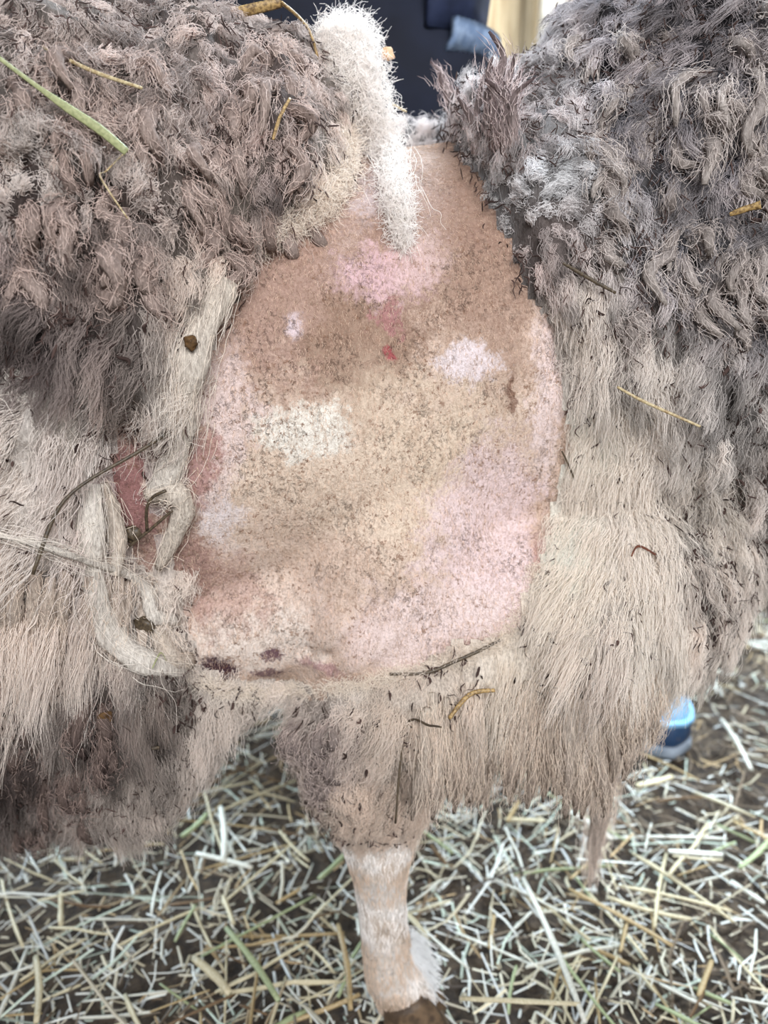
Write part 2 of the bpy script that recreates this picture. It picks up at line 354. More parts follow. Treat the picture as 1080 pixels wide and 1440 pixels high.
# ================================================================== FLEECE
# px, py, T cm, L cm, R mm, angle(0 right, 90 down), lift, curl, root colour, tip colour, fleck, dark tip
CT = [
 (60, 40, 7.0, 3.2, 6, 250, .75, .6, (186, 164, 148), (196, 178, 164), .5, .25), (230, 60, 7.0, 3.2, 6, 260, .75, .6, (180, 156, 142), (186, 166, 152), .8, .35), (400, 90, 6.4, 2.8, 6, 80, .7, .7, (138, 112, 104), (154, 130, 120), .9, .45),
 (60, 200, 6.0, 3.0, 7, 100, .6, .7, (156, 130, 116), (172, 148, 134), .7, .3), (230, 210, 5.6, 3.0, 8, 80, .55, .8, (132, 106, 94), (154, 128, 114), .8, .4), (380, 220, 5.0, 2.6, 7, 85, .6, .8, (138, 110, 98), (154, 128, 116), .9, .4),
 (60, 360, 5.5, 3.2, 8, 85, .5, .8, (116, 92, 84), (136, 112, 102), .6, .4), (200, 360, 5.0, 3.2, 8, 75, .5, .8, (120, 94, 82), (138, 112, 98), .5, .35), (320, 300, 4.5, 2.8, 8, 85, .5, .8, (160, 132, 114), (172, 146, 126), .5, .3),
 (450, 270, 3.5, 2.4, 7, 95, .5, .7, (196, 168, 142), (204, 178, 154), .25, .1), (330, 370, 2.6, 2.6, 7, 110, .35, .5, (188, 162, 138), (196, 172, 150), .25, .1),
 (90, 480, 4.8, 4.0, 8, 120, .35, .5, (84, 66, 62), (112, 92, 84), .6, .5), (190, 480, 4.0, 4.0, 7, 110, .3, .4, (104, 84, 76), (126, 104, 92), .6, .4), (280, 500, 2.0, 4.5, 6, 105, .15, .2, (206, 186, 164), (214, 196, 174), .2, .05),
 (50, 600, 4.5, 5.0, 7, 125, .18, .3, (196, 178, 160), (190, 172, 156), .9, .2), (185, 690, .8, 1.0, 6, 100, .1, .2, (190, 160, 150), (190, 160, 150), .2, .1), (150, 590, 2.2, 5.0, 7, 115, .18, .3, (186, 168, 154), (178, 160, 148), .9, .2), (60, 700, 4.2, 6.0, 7, 150, .12, .2, (204, 184, 166), (206, 188, 172), .5, .05),
 (70, 850, 4.2, 7.5, 6, 100, .10, .15, (202, 176, 152), (208, 184, 162), .12, .03), (160, 880, 3.0, 6.5, 6, 85, .10, .15, (190, 162, 142), (204, 182, 160), .15, .05), (230, 860, 1.8, 5.0, 6, 80, .12, .2, (204, 182, 160), (210, 190, 168), .2, .05),
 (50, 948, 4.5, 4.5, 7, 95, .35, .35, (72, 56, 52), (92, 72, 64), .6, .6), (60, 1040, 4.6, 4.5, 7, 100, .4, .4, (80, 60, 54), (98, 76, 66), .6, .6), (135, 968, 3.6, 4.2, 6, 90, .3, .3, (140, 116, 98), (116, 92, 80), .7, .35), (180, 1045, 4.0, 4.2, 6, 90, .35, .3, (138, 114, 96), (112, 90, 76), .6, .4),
 (260, 1020, 1.8, 3.5, 6, 85, .15, .2, (196, 176, 156), (196, 176, 158), .25, .1),
 (715, 95, 4.6, 3.4, 6, 280, .8, .7, (206, 202, 200), (214, 212, 210), .4, .2), (770, 170, 4.0, 3.2, 6, 280, .8, .8, (190, 186, 186), (206, 204, 204), .6, .3), (800, 60, 4.6, 3.2, 6, 280, .8, .8, (196, 192, 192), (208, 206, 206), .4, .3), (640, 185, 3.6, 3.6, 6, 270, .7, .5, (208, 202, 198), (214, 208, 206), .2, .1),  # crest wool whitened: cool rim light painted into root and tip colours
 (650, 130, 4.6, 4.2, 6, 270, .85, .4, (176, 150, 142), (176, 156, 152), .5, .4), (760, 110, 4.6, 3.4, 6, 280, .8, .8, (176, 166, 162), (168, 160, 160), .7, .3), (900, 80, 4.8, 3.2, 7, 100, .6, 1., (96, 88, 90), (168, 148, 140), .5, .35), (1040, 60, 5.0, 3.2, 8, 95, .55, 1., (100, 92, 92), (172, 152, 142), .4, .3),
 (720, 220, 3.0, 3.0, 5, 75, .6, .7, (148, 124, 116), (168, 150, 144), .7, .4), (860, 220, 4.2, 3.2, 7, 70, .5, 1., (78, 76, 84), (158, 140, 132), .7, .4), (1000, 240, 4.8, 3.2, 8, 85, .5, 1., (84, 80, 88), (164, 146, 136), .5, .4), (760, 340, 2.2, 3.0, 5, 80, .4, .6, (146, 120, 110), (158, 136, 126), .8, .5),  # dark bluish neck roots paint the shade in gaps between curls
 (900, 380, 3.8, 3.4, 7, 80, .4, .9, (98, 92, 96), (164, 146, 134), .7, .35), (1030, 420, 4.6, 3.2, 7, 80, .45, .9, (98, 94, 96), (160, 144, 134), .9, .4), (810, 450, 1.8, 4.5, 5, 80, .2, .3, (196, 176, 156), (198, 180, 160), .35, .15),
 (880, 520, 2.8, 4.0, 6, 75, .25, .5, (172, 158, 144), (176, 162, 148), .5, .2), (980, 540, 4.0, 3.4, 6, 85, .35, .7, (140, 128, 120), (158, 146, 136), 1., .4), (820, 620, 1.4, 6.0, 5, 84, .1, .15, (214, 196, 172), (216, 198, 176), .12, .03), (870, 700, 2.2, 5.0, 6, 84, .14, .2, (204, 186, 164), (206, 188, 168), .15, .05),
 (960, 680, 3.6, 4.0, 6, 80, .3, .7, (176, 160, 142), (184, 168, 150), .6, .2), (1040, 640, 4.4, 3.4, 6, 85, .4, .8, (146, 132, 122), (166, 150, 138), .9, .35), (960, 800, 3.4, 3.6, 6, 85, .35, .8, (160, 142, 126), (172, 154, 138), .8, .3),
 (800, 800, 1.4, 6.0, 5, 88, .1, .12, (216, 196, 168), (218, 200, 174), .1, .03), (880, 860, 2.2, 6.0, 5, 92, .12, .15, (214, 198, 174), (216, 200, 178), .1, .03), (940, 920, 3.0, 4.5, 6, 95, .25, .4, (172, 154, 138), (176, 158, 142), .7, .3),
 (740, 920, 1.4, 5.5, 5, 92, .12, .15, (210, 188, 158), (212, 192, 164), .15, .03), (820, 980, 2.2, 6.0, 5, 90, .12, .12, (204, 184, 158), (194, 172, 150), .1, .1), (890, 1010, 2.8, 5.0, 5, 100, .2, .2, (184, 164, 144), (176, 156, 138), .5, .3),
 (335, 985, .4, 1.2, 5, 100, .1, .2, (206, 186, 166), (206, 188, 168), .2, .05), (392, 975, .3, 1.0, 5, 100, .1, .2, (206, 188, 170), (206, 188, 170), .2, .05), (300, 1060, 1.0, 2.4, 6, 85, .15, .2, (190, 168, 146), (180, 156, 134), .3, .15), (360, 1020, .4, 1.5, 6, 85, .15, .2, (200, 178, 158), (196, 174, 154), .3, .1),
 (560, 1000, 1.4, 3.0, 5, 95, .2, .3, (192, 166, 138), (196, 170, 144), .5, .1), (470, 1020, 1.4, 3.0, 6, 110, .25, .4, (176, 154, 136), (164, 140, 124), .4, .2), (640, 1040, 1.8, 4.5, 5, 92, .15, .2, (192, 168, 142), (180, 154, 130), .3, .1), (540, 1100, 1.4, 2.8, 5, 95, .25, .3, (186, 158, 130), (178, 150, 124), .4, .15)]
CP = np.array([hit(c[0], c[1])[0] for c in CT])
CX = CP[:, [0, 2]]
CVAL = np.array([[c[2]/100, c[3]/100, c[4]/1000, math.cos(math.radians(c[5])), math.sin(math.radians(c[5])), c[6], c[7], *lin(c[8]), *lin(c[9]), c[10], c[11]] for c in CT])
LUMW = np.array([.25, .6, .15])
for i_, c_ in enumerate(CT):
    if c_[0] > 830 and c_[1] < 460: CVAL[i_, 7:13] *= np.array([.74, .76, .84]*2)  # neck wool taken darker and bluer, painted shade as in its roots
    if c_[0] < 330 and 130 < c_[1] < 545 and c_[3] < 4.2: CVAL[i_, 7:13] *= np.array([.80, .79, .78]*2)
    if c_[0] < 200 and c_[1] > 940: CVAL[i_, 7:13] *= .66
for a_ in (7, 10):
    Y_ = (CVAL[:, a_:a_+3]*LUMW).sum(1, keepdims=True); CVAL[:, a_:a_+3] = Y_+(CVAL[:, a_:a_+3]-Y_)*np.where(Y_ > .42, .46, .50)
def field(P):
    out = np.empty((len(P), CVAL.shape[1]))
    for i in range(0, len(P), 20000):
        q = P[i:i+20000][:, [0, 2]]
        d2 = ((q[:, None, :]-CX[None])**2).sum(-1)
        w = 1/(d2+.00012)**2.2; w /= w.sum(1, keepdims=True); out[i:i+20000] = w@CVAL
    return out
VF = field(BV)
sd = sdpoly(BV[:, [0, 2]], PATCH); sd = np.where(BV[:, 1] > .05, .2, sd)
sd = sd+.004*fbm(BV, 45, 31, 2)+.005*fbm(BV, 110, 35, 2)*(BV[:, 2] < .42)
sdh = sdpoly(BV[:, [0, 2]], HOLE); sdh = np.where(BV[:, 1] > -.05, .2, sdh)
rightish = sst(.04, .10, BV[:, 0])*sst(.62, .5, BV[:, 2])
edge_w = .012+.03*rightish
VF[:, 1] *= .66
T = VF[:, 0]*sst(0, edge_w, sd)*sst(-.002, .016, sdh)
T = T*sst(.205, .265, BV[:, 2])*sst(.50, .42, BV[:, 0])
legz = (np.abs(BV[:, 0]) < .12) & (BV[:, 2] < .34); T = np.where(legz, T*.75, T)
lump = 1.15*fbm(BV, 60, 11, 3); lump2 = np.abs(fbm(BV, 95, 14, 2))
Tt = T*(1+.16*lump-.18*(lump2 < .12)*(VF[:, 6] > .4))
FVv = BV+BN*Tt[:, None]
FVv[:, 2] -= T*(.6+.5*sst(-.05, -.15, BV[:, 0]))*sst(.42, .28, BV[:, 2])
FVv[:, 2] -= .045*sst(.01, .03, T)*sst(-.13, -.19, BV[:, 0])*sst(.42, .30, BV[:, 2])
FVv[:, 2] += T*.35*sst(.62, .72, BV[:, 2])*sst(-.02, -.10, BV[:, 0])
faceT = T[BQ].mean(1); fx = BV[BQ].mean(1)[:, 0]
def sub_mesh(sel):
    q = BQ[sel]; u, inv = np.unique(q, return_inverse=True); inv = inv.reshape(q.shape)
    return u, [tuple(dict.fromkeys(r)) for r in inv.tolist()]
fleeces = []
split_x = PATCH[:, 0].mean()+.03
for nm, sel in (('fleece', (faceT > .0004) & (fx < split_x)), ('fleece', (faceT > .0004) & (fx >= split_x))):
    u, f = sub_mesh(sel)
    lf = np.clip((.34-VF[u][:, 5:6])/.2, 0, 1); c = np.clip(VF[u][:, 7:10]*(.55+1.0*lf), 0, .88)  # base under lofty wool darkened: painted shade between the locks
    fleeces.append(mesh_obj(nm, FVv[u], f, M_FELT, sheep, col=c)); fleeces[-1]['kind'] = 'stuff'; fleeces[-1]['label'] = ('brown and cream matted fleece over back, flank and belly', 'grey curly neck wool with cream hanging chest wool')[len(fleeces)-1]
FLV, FLF = [], []
sel = faceT > .0004
u, f = sub_mesh(sel)
fl_bvh = BVHTree.FromPolygons([tuple(v) for v in FVv], [tuple(dict.fromkeys(r)) for r in BQ.tolist()])
FN, _ = vnormals(FVv, BF)

def curves_obj(name, P, C, R, parent, mat):
    """P (n,k,3), C (n,k,3), R (n,k)"""
    n, k = P.shape[:2]
    h = bpy.data.hair_curves.new(name); h.add_curves([k]*n)
    h.attributes['position'].data.foreach_set('vector', P.astype(np.float32).ravel())
    a = h.attributes.new('col', 'FLOAT_COLOR', 'POINT')
    a.data.foreach_set('color', np.concatenate([C, np.ones((n, k, 1))], -1).astype(np.float32).ravel())
    r = h.attributes.get('radius') or h.attributes.new('radius', 'FLOAT', 'POINT')
    r.data.foreach_set('value', R.astype(np.float32).ravel())
    h.materials.append(mat)
    o = link(bpy.data.objects.new(name, h), parent); o['kind'] = 'stuff'; return o

tri = BQ[sel]; ctr = FVv[tri].mean(1); fn = unit(FN[tri].mean(1)); area_f = np.linalg.norm(np.cross(FVv[tri[:, 2]]-FVv[tri[:, 0]], FVv[tri[:, 3]]-FVv[tri[:, 1]]), axis=1)/2
toc = unit(EYE-ctr); facing = (fn*toc).sum(1)
inview = (ctr[:, 0] > -.42) & (ctr[:, 0] < .42)
dens = np.where(facing > -.25, 1., .12)*np.where(inview, 1., .15)
def sample(n, wt):
    p = area_f*wt; p = p/p.sum(); i = RNG.choice(len(p), n, p=p)
    a, b = RNG.random((2, n, 1)); q = FVv[tri[i]]
    P = q[:, 0]*(1-a)*(1-b)+q[:, 1]*a*(1-b)+q[:, 2]*a*b+q[:, 3]*(1-a)*b
    return P, fn[i]
def groom(P, N, fv):
    g = np.stack([fv[:, 3], np.zeros(len(P)), -fv[:, 4]], 1)+.28*np.stack([fbm(P, 40, 50+i, 2) for i in range(3)], 1)
    g = g-N*(g*N).sum(1, keepdims=True); return unit(g)

GAIN = 2.0
def soften(C):
    m = C.max(-1, keepdims=True); return np.clip(C*np.where(m > .6, (.6+.3*(1-np.exp(-(m-.6)/.3)))/np.maximum(m, 1e-6), 1), .008, .92)
def make_locks(P, N, K, k=8, scaleL=1., rad=.00015):
    fv = field(P); n = len(P); g = groom(P, N, fv); fv[:, 1] *= .66*np.where(P[:, 1] < .05, np.clip(sdpoly(P[:, [0, 2]], PATCH)/.016, .3, 1)*np.clip(sdpoly(P[:, [0, 2]], HOLE)/.014, .2, 1), 1); e1 = np.cross(N, g)
    s = np.linspace(0, 1, k)[None, :, None]
    L = (fv[:, 1]*RNG.uniform(.7, 1.25, n)*scaleL)[:, None, None]; lift = np.clip(fv[:, 5]+RNG.normal(0, .12, n), .03, 1)[:, None, None]
    curl = fv[:, 6][:, None, None]
    cen = P[:, None]+N[:, None]*(.0022-.008*np.clip(lift-.25, 0, 1))+L*(N[:, None]*lift*(s*1.0-s**2*.55)+g[:, None]*((1-lift)*s+.35*s**2))
    cen = cen+np.array([0, 0, -1.])*L*.25*s**2
    ph = RNG.uniform(0, 6.28, (n, 1, 1)); fr = RNG.uniform(1.0, 2.2, (n, 1, 1))
    hr = L*.16*curl*s**.7
    cen = cen+hr*(np.cos(ph+fr*6.28*s)*e1[:, None]+np.sin(ph+fr*6.28*s)*(N[:, None]*.6+g[:, None]*.5))
    R = (fv[:, 2]*RNG.uniform(.6, 1.15, n))[:, None, None, None]
    ang = RNG.uniform(0, 6.28, (n, K, 1, 1)); rr = np.sqrt(RNG.random((n, K, 1, 1)))
    ss = s[:, None]
    fw = np.clip((.34-fv[:, 5])/.2, 0, 1)[:, None, None, None]; R = R*(1+1.3*fw)
    wid = (1-.72*(1-.75*fw)*ss**1.3)
    off = R*rr*wid*(np.cos(ang+ss*1.5)*e1[:, None, None]+np.sin(ang+ss*1.5)*(.55*g+.6*N)[:, None, None])
    kk = np.arange(k)[None, None, :, None]
    wob = np.cumsum(RNG.normal(0, .0007, (n, K, k, 3)), axis=2)
    crimp = .0006*np.sin(ph[:, None]*3+ss*RNG.uniform(14, 22, (n, 1, 1, 1))+RNG.normal(0, .5, (n, K, 1, 1)))*e1[:, None, None]
    stretch = RNG.uniform(.7, 1.08, (n, K, 1, 1))
    pts = cen[:, None]+(off+wob+crimp)
    root = pts[:, :, :1]; pts = root+(pts-root)*stretch
    c0 = fv[:, None, None, 7:10]; c1 = fv[:, None, None, 10:13]
    dark = (RNG.random(n) < fv[:, 14])[:, None, None, None]
    fw = np.clip((.34-fv[:, 5])/.2, 0, 1)[:, None, None, None]
    br = np.exp(RNG.normal(0, .24, (n, 1, 1, 1))*(1-.75*fw)+(.50*fbm(P, 42, 71, 3))[:, None, None, None]*(1-.6*fw))*RNG.lognormal(0, .07, (n, K, 1, 1))
    t = ss**1.2
    C = (c0*.9*(1-t)+c1*1.08*t)*br
    tipd = sst(.55, .95, ss); C = np.where(dark, C*(1-tipd*.62), C)
    C = soften(C*GAIN)
    rd = np.broadcast_to(rad*(1.05-.6*ss[..., 0]), (n, K, k))
    return pts.reshape(n*K, k, 3), C.reshape(n*K, k, 3), rd.reshape(n*K, k)
felt = np.clip(field(ctr)[:, 5]/.3, .3, 1)*np.where(sdpoly(ctr[:, [0, 2]], HOLE) < .006, .02, 1)
P, N = sample(9500, dens*felt)
pts, C, R = make_locks(P, N, 42)
# loose single fibres that fuzz the surface
P, N = sample(26000, dens*np.where(facing > -.25, 1, .02))
p2, C2, R2 = make_locks(P, N, 1, 8, 1.1, .00014)
p2 += np.cumsum(RNG.normal(0, .0011, p2.shape), axis=1)
curves_obj('wool_fibre', np.concatenate([pts, p2]), np.concatenate([C, C2]), np.concatenate([R, R2]), fleeces[0], M_FIBRE)
# small dark dirty tips and chaff specks caught in the wool
P, N = sample(34000, dens*np.where(facing > -.1, 1, 0)); fv = field(P); keep = RNG.random(len(P)) < fv[:, 13]*.75*(.25+1.5*(fbm(P, 40, 91, 2) > 0))
P, N, fv = P[keep], N[keep], fv[keep]; n = len(P)
g = unit(groom(P, N, fv)+RNG.normal(0, .5, (n, 3))); e1 = np.cross(N, g); k = 6; s = np.linspace(0, 1, k)[None, :, None]
L = RNG.uniform(.003, .0085, (n, 1, 1)); out = (fv[:, 1]*.66*fv[:, 5]*.5+.005)[:, None, None]*RNG.uniform(.55, 1.1, (n, 1, 1)); big = (RNG.random((n, 1, 1)) < .22*(P[:, 2] < .60)[:, None, None])
fl = P[:, None]+N[:, None]*out+L*(g[:, None]*s+e1[:, None]*.35*np.sin(s*4+RNG.uniform(0, 6, (n, 1, 1)))*RNG.uniform(-1, 1, (n, 1, 1)))+np.array([0, 0, -1.])*out*.4
fr_ = np.where(big[:, :, 0], 2.4, 1)*RNG.uniform(.0002, .0005, (n, 1))*np.array([[.5, .9, 1, 1, .8, .3]])
fc = np.array(lin((66, 52, 48)))[None, None]*RNG.uniform(.5, 1.9, (n, 1, 1))*np.ones((1, k, 1))
curves_obj('dirty_wool_tip', fl, fc, fr_, fleeces[0], M_FIBRE)

# ---- single locks that can be picked out: felted core + fibres around it
LOCK_P, LOCK_C, LOCK_R = [], [], []
n_lock = [0]
def lock(path, rad, c_root, c_tip, nf=60, twist=2.0, fuzz=.0014, parent=None, flat=.75, k=12, lab=None):
    if n_lock[0] >= 300: return
    n_lock[0] += 1
    path = smoothpath(path, k); rad = np.interp(np.linspace(0, 1, k), np.linspace(0, 1, len(rad)), rad)
    Tn = unit(np.gradient(path, axis=0)); view = unit(EYE-path); e1 = unit(np.cross(Tn, view)); e2 = np.cross(e1, Tn)
    seed = n_lock[0]*7
    s = np.linspace(0, 1, k)
    c = np.array(lin(c_root))[None]*(1-s[:, None])+np.array(lin(c_tip))[None]*s[:, None]; Y_ = (c*LUMW).sum(1, keepdims=True); c = Y_+(c-Y_)*.6; nf = int(nf*1.8)
    n = 9; a = np.arange(n)*2*np.pi/n
    rr = rad*.8*(1+.32*vnoise(path*140, seed))
    V = (path[:, None]+(np.cos(a)[None, :, None]*e1[:, None]+flat*np.sin(a)[None, :, None]*e2[:, None])*rr[:, None, None]).reshape(-1, 3)
    Fc = [(i*n+j, i*n+(j+1) % n, (i+1)*n+(j+1) % n, (i+1)*n+j) for i in range(k-1) for j in range(n)]+[tuple(range(n))[::-1], tuple((k-1)*n+j for j in range(n))]
    lk = mesh_obj('wool_lock', V, Fc, M_FELT, parent or fleeces[1 if path[0, 0] > split_x else 0], col=np.repeat(np.clip(c*1.1, 0, .9), n, 0))
    if lab: lk['label'] = lab
    ang = RNG.uniform(0, 6.28, (nf, 1)); r0 = np.sqrt(RNG.uniform(.35, 1.1, (nf, 1)))
    tw = ang+twist*s[None]
    off = (np.cos(tw)[..., None]*e1[None]+flat*np.sin(tw)[..., None]*e2[None])*(r0*rad[None])[..., None]
    pts = path[None]+off+np.cumsum(RNG.normal(0, fuzz, (nf, k, 3)), axis=1)
    t0 = RNG.uniform(-.1, .80, (nf, 1)).clip(0, 1); t1 = (t0+RNG.uniform(.12, .34, (nf, 1))).clip(0, 1)
    tt = np.clip(t0+(t1-t0)*s[None], 0, .9999)*(k-1); i = np.clip(tt.astype(int), 0, k-2); f = (tt-i)[..., None]
    ii = np.arange(nf)[:, None]
    pts = pts[ii, i]*(1-f)+pts[ii, i+1]*f
    LOCK_P.append(pts); LOCK_C.append(soften(GAIN*c[None]*RNG.lognormal(0, .10, (nf, 1, 1)))); LOCK_R.append(np.full((nf, k), .00014)*(1.1-.5*s[None]))
def puff(path, rad, c, n, Lf=.012, k=10, r=.0001):
    path = smoothpath(path, 40); rad = np.interp(np.linspace(0, 1, 40), np.linspace(0, 1, len(rad)), rad); Tn = unit(np.gradient(path, axis=0))
    w = rad/rad.sum(); i = RNG.choice(40, n, p=w); dirs = unit(RNG.normal(0, 1, (n, 3)))
    p = path[i]+dirs*(rad[i]*RNG.uniform(.55, .98, n))[:, None]
    d = unit(RNG.normal(0, .8, (n, 3))+Tn[i]*RNG.choice([-1, 1], (n, 1))*.9+dirs*.15); tw = RNG.normal(0, .55, (n, 3))
    pts = [p]
    for q in range(k-1):
        d = unit(d+tw*.5+RNG.normal(0, .25, (n, 3))-dirs*.12); p = p+d*(Lf/k)*RNG.uniform(.7, 1.3, (n, 1)); pts.append(p)
    pts = np.stack(pts, 1); cc = np.array(lin(c)); Y_ = (cc*LUMW).sum(); cc = Y_+(cc-Y_)*.7
    LOCK_P.append(np.concatenate([pts, pts[:, -1:], pts[:, -1:]], 1)[:, :12] if k == 10 else pts); LOCK_C.append(soften(2.0*cc*np.ones((n, 12, 1))*RNG.lognormal(0, .08, (n, 1, 1)))); LOCK_R.append(np.full((n, 12), r))
def on(px, py, lift, bvh=fl_bvh):
    p, nrm = hit(px, py, bvh); return p+(EYE-p)/np.linalg.norm(EYE-p)*lift
def pxr(w, px, py):
    return w*.5*np.linalg.norm(hit(px, py, fl_bvh)[0]-EYE)/F
def rope(line, widths, c0, c1, lift=.006, nf=150, **kw):
    P = [on(x, y, lift+.006) for x, y in line]; r0 = [pxr(w, *line[0]) for w in widths]; puff(P, [q*1.08 for q in r0], c1, int(25000*sum(r0)/len(r0)*len(line)*.05), .010); nf = nf//4; r = [pxr(w, *line[0]) for w in widths]
    lock(P, r, c0, c1, nf, **kw)
CR = (222, 202, 178); CRW = (226, 212, 194)
# pale ropes of matted wool on the left of the shorn patch
rope([(130, 680), (128, 750), (132, 830), (158, 895), (205, 932), (262, 940)], [26, 42, 42, 52, 44, 24], CRW, CRW, .004, 260, k=18, flat=.5, lab='thick pale rope of matted wool curving below the red gap')
rope([(318, 392), (290, 450), (264, 520), (252, 600), (238, 660), (214, 700)], [46, 56, 58, 56, 50, 26], (212, 192, 168), CRW, .004, 420, k=18, flat=.45)
rope([(-30, 745), (60, 768), (125, 790), (180, 808), (206, 832), (216, 866), (250, 872)], [10, 12, 12, 16, 24, 32, 22], CRW, CRW, .008, 160, k=22, lab='thin white strand of wool drawn across the pale ropes')
rope([(206, 698), (238, 690), (258, 712), (244, 756), (222, 800)], [20, 40, 44, 34, 14], CR, CR, .004, 170, k=14)
rope([(146, 680), (158, 720), (164, 770), (160, 810)], [16, 30, 32, 18], (214, 190, 164), CR, .006, 120)
rope([(205, 815), (210, 850), (222, 890), (240, 925), (268, 930)], [16, 24, 30, 34, 30], (200, 176, 150), (214, 192, 168), .0, 150)
rope([(10, 520), (50, 560), (85, 610), (100, 660)], [30, 56, 56, 30], (200, 186, 170), (200, 186, 170), -.008, 180, flat=.4)
rope([(140, 545), (132, 600), (118, 655), (95, 700)], [20, 44, 44, 24], (212, 200, 188), (212, 200, 188), -.008, 160, flat=.4)
for i in range(10):
    x = 10+i*22+random.uniform(-8, 8)
    rope([(x, 800+random.uniform(-20, 20)), (x-6, 860), (x-10+random.uniform(-8, 8), 930)], [16, 30, 14], (196, 170, 146), (206, 182, 158), .002, 80, flat=.5)
# white tuft of clean wool that falls over the top of the patch
TUFT = [at_y(492, 48, -.035), at_y(500, 90, -.045), at_y(516, 150, -.055), at_y(540, 205, -.06), on(554, 260, .010), on(562, 310, .006), on(568, 350, .0)]
lock(TUFT, [.013, .0175, .0135, .0105, .0075, .006, .003], (214, 206, 196), (218, 204, 188), 60, k=22, twist=.8, fuzz=.0022, lab='clean white wool tuft falling over the top of the bare skin')
puff(TUFT, [.018, .024, .019, .0145, .0105, .0082, .004], (234, 224, 216), 8500)
TUFT2 = [at_y(468, 48, -.05), at_y(480, 90, -.06), at_y(497, 150, -.07), on(512, 212, .004)]
lock(TUFT2, [.009, .013, .012, .006], (210, 198, 186), (214, 198, 180), 40, twist=.8, fuzz=.0022)
puff(TUFT2, [.014, .019, .017, .009], (228, 216, 206), 3500)
CREAM_EDGE = [on(485, 190, .004), on(478, 230, .004), on(455, 280, .004), on(410, 318, .004), on(360, 345, .002)]
puff(CREAM_EDGE, [.008, .013, .014, .010, .006], (204, 188, 170), 4500)
# spiky dark tufts at the top edge right of the patch
for i in range(16):
    x = 636+random.random()*90; y = 170+random.random()*70
    h_ = random.uniform(45, 85); p0 = on(x, y, .004); up = np.array([random.uniform(-.35, .2), random.uniform(-.15, .1), 1.])
    Lm = h_*.00052
    lock([p0, p0+up*Lm*.5, p0+up*Lm+np.array([random.uniform(-.006, .006), 0, 0]), p0+up*Lm*1.35+np.array([random.uniform(-.012, .012), 0, 0])], [.0045, .0038, .0026, .0008], (176, 152, 144), (96, 72, 72), 40)
# curly dreadlocks over the neck, and clumps on the flank
def curly(px, py, Lm, r, c0, c1, down=1.0, side=0.0, curl=.006):
    p0, nr = hit(px, py, fl_bvh); p0 = p0-nr*.004
    g = np.array([side, 0, -down]); g = g-nr*np.dot(g, nr); g = g/np.linalg.norm(g); e = np.cross(nr, g)
    ph = random.uniform(0, 6); pa = []
    for t in np.linspace(0, 1, 7):
        pa.append(p0+g*Lm*t+nr*(.012*math.sin(t*math.pi)+.004)+e*curl*math.sin(ph+t*6)*t+nr*curl*.5*math.cos(ph+t*6)*t)
    lock(pa, [r*.6, r, r*1.05, r*.9, r*.75, r*.4], c0, c1, 46, twist=3)
for i in range(95):
    x = random.uniform(800, 1085); y = random.uniform(10, 470)
    if x < 800+(y-100)*.1: continue
    v = random.uniform(-14, 14)
    curly(x, y, random.uniform(.018, .038), random.uniform(.003, .0052), (150+v, 134+v, 126+v), (180+v, 164+v, 152+v), 1, random.uniform(-.2, .6))
for i in range(75):
    x = random.uniform(-5, 430); y = random.uniform(60, 440)
    if y > 330+ (430-x)*.3: continue
    v = random.uniform(-16, 12)
    curly(x, y, random.uniform(.018, .036), random.uniform(.0035, .006), (150+v, 122+v, 108+v), (178+v, 150+v, 134+v), 1, random.uniform(-.1, .5), .004)
# dark hanging clumps low on the belly
for i in range(34):
    x = random.uniform(-5, 150); y = random.uniform(970, 1180)
    curly(x, y, random.uniform(.02, .04), random.uniform(.003, .005), (128, 102, 88), (72, 54, 50), 1, random.uniform(-.3, .1), .002)
# combed hanks hanging below the chest and round the elbow
for i in range(50):
    t = (i+random.random())/50; x = 590+t*330; y = 1000-20*math.sin(t*3)+random.uniform(-25, 25)-max(0, t-.75)*160
    p0, nr = hit(x, y, fl_bvh); Lm = random.uniform(.052, .078)*(1 if t < .8 else .7); sx_ = random.uniform(-.12, .12)+(.1 if t > .7 else 0)
    v = random.uniform(-16, 10)
    lock([p0+nr*.002, p0+nr*.005+np.array([sx_*Lm*.3, 0, -Lm*.4]), p0+nr*.003+np.array([sx_*Lm*.8, 0, -Lm*.8]), p0+np.array([sx_*Lm, .004, -Lm*1.15])], [.003, .0055, .0045, .0012], (204+v, 182+v, 156+v), (168+v, 144+v, 124+v), 70, twist=.6)
for i in range(14):
    x = 415+random.random()*60; y = 1010+random.random()*90
    curly(x, y, random.uniform(.018, .03), .004, (160, 138, 124), (112, 94, 90), 1, random.uniform(-.5, .2), .004)
# one long pale lock that hangs from the brisket towards the straw
p0 = at_y(862, 1030, -.05); p1 = at_y(848, 1120, -.03); p2 = at_y(838, 1180, -.02); p3 = at_y(830, 1240, -.02)
lock([p0, p1, p2, p3], [.014, .013, .0095, .002], (196, 172, 152), (182, 160, 144), 260, twist=.8, lab='long single lock hanging from the chest towards the straw')
puff([on(x, y, -.001) for x, y in ((262, 952), (330, 972), (410, 968), (480, 964), (550, 948), (640, 930), (712, 890), (752, 805))], [.004, .006, .006, .006, .007, .006, .006, .004], (204, 190, 172), 5200, .011)
curves_obj('lock_fibre', np.concatenate([smp[:, np.linspace(0, smp.shape[1]-1, 12).round().astype(int)] for smp in LOCK_P]),
           np.concatenate([smp[:, np.linspace(0, smp.shape[1]-1, 12).round().astype(int)] for smp in LOCK_C]),
           np.concatenate([smp[:, np.linspace(0, smp.shape[1]-1, 12).round().astype(int)] for smp in LOCK_R]), fleeces[1], M_FIBRE)

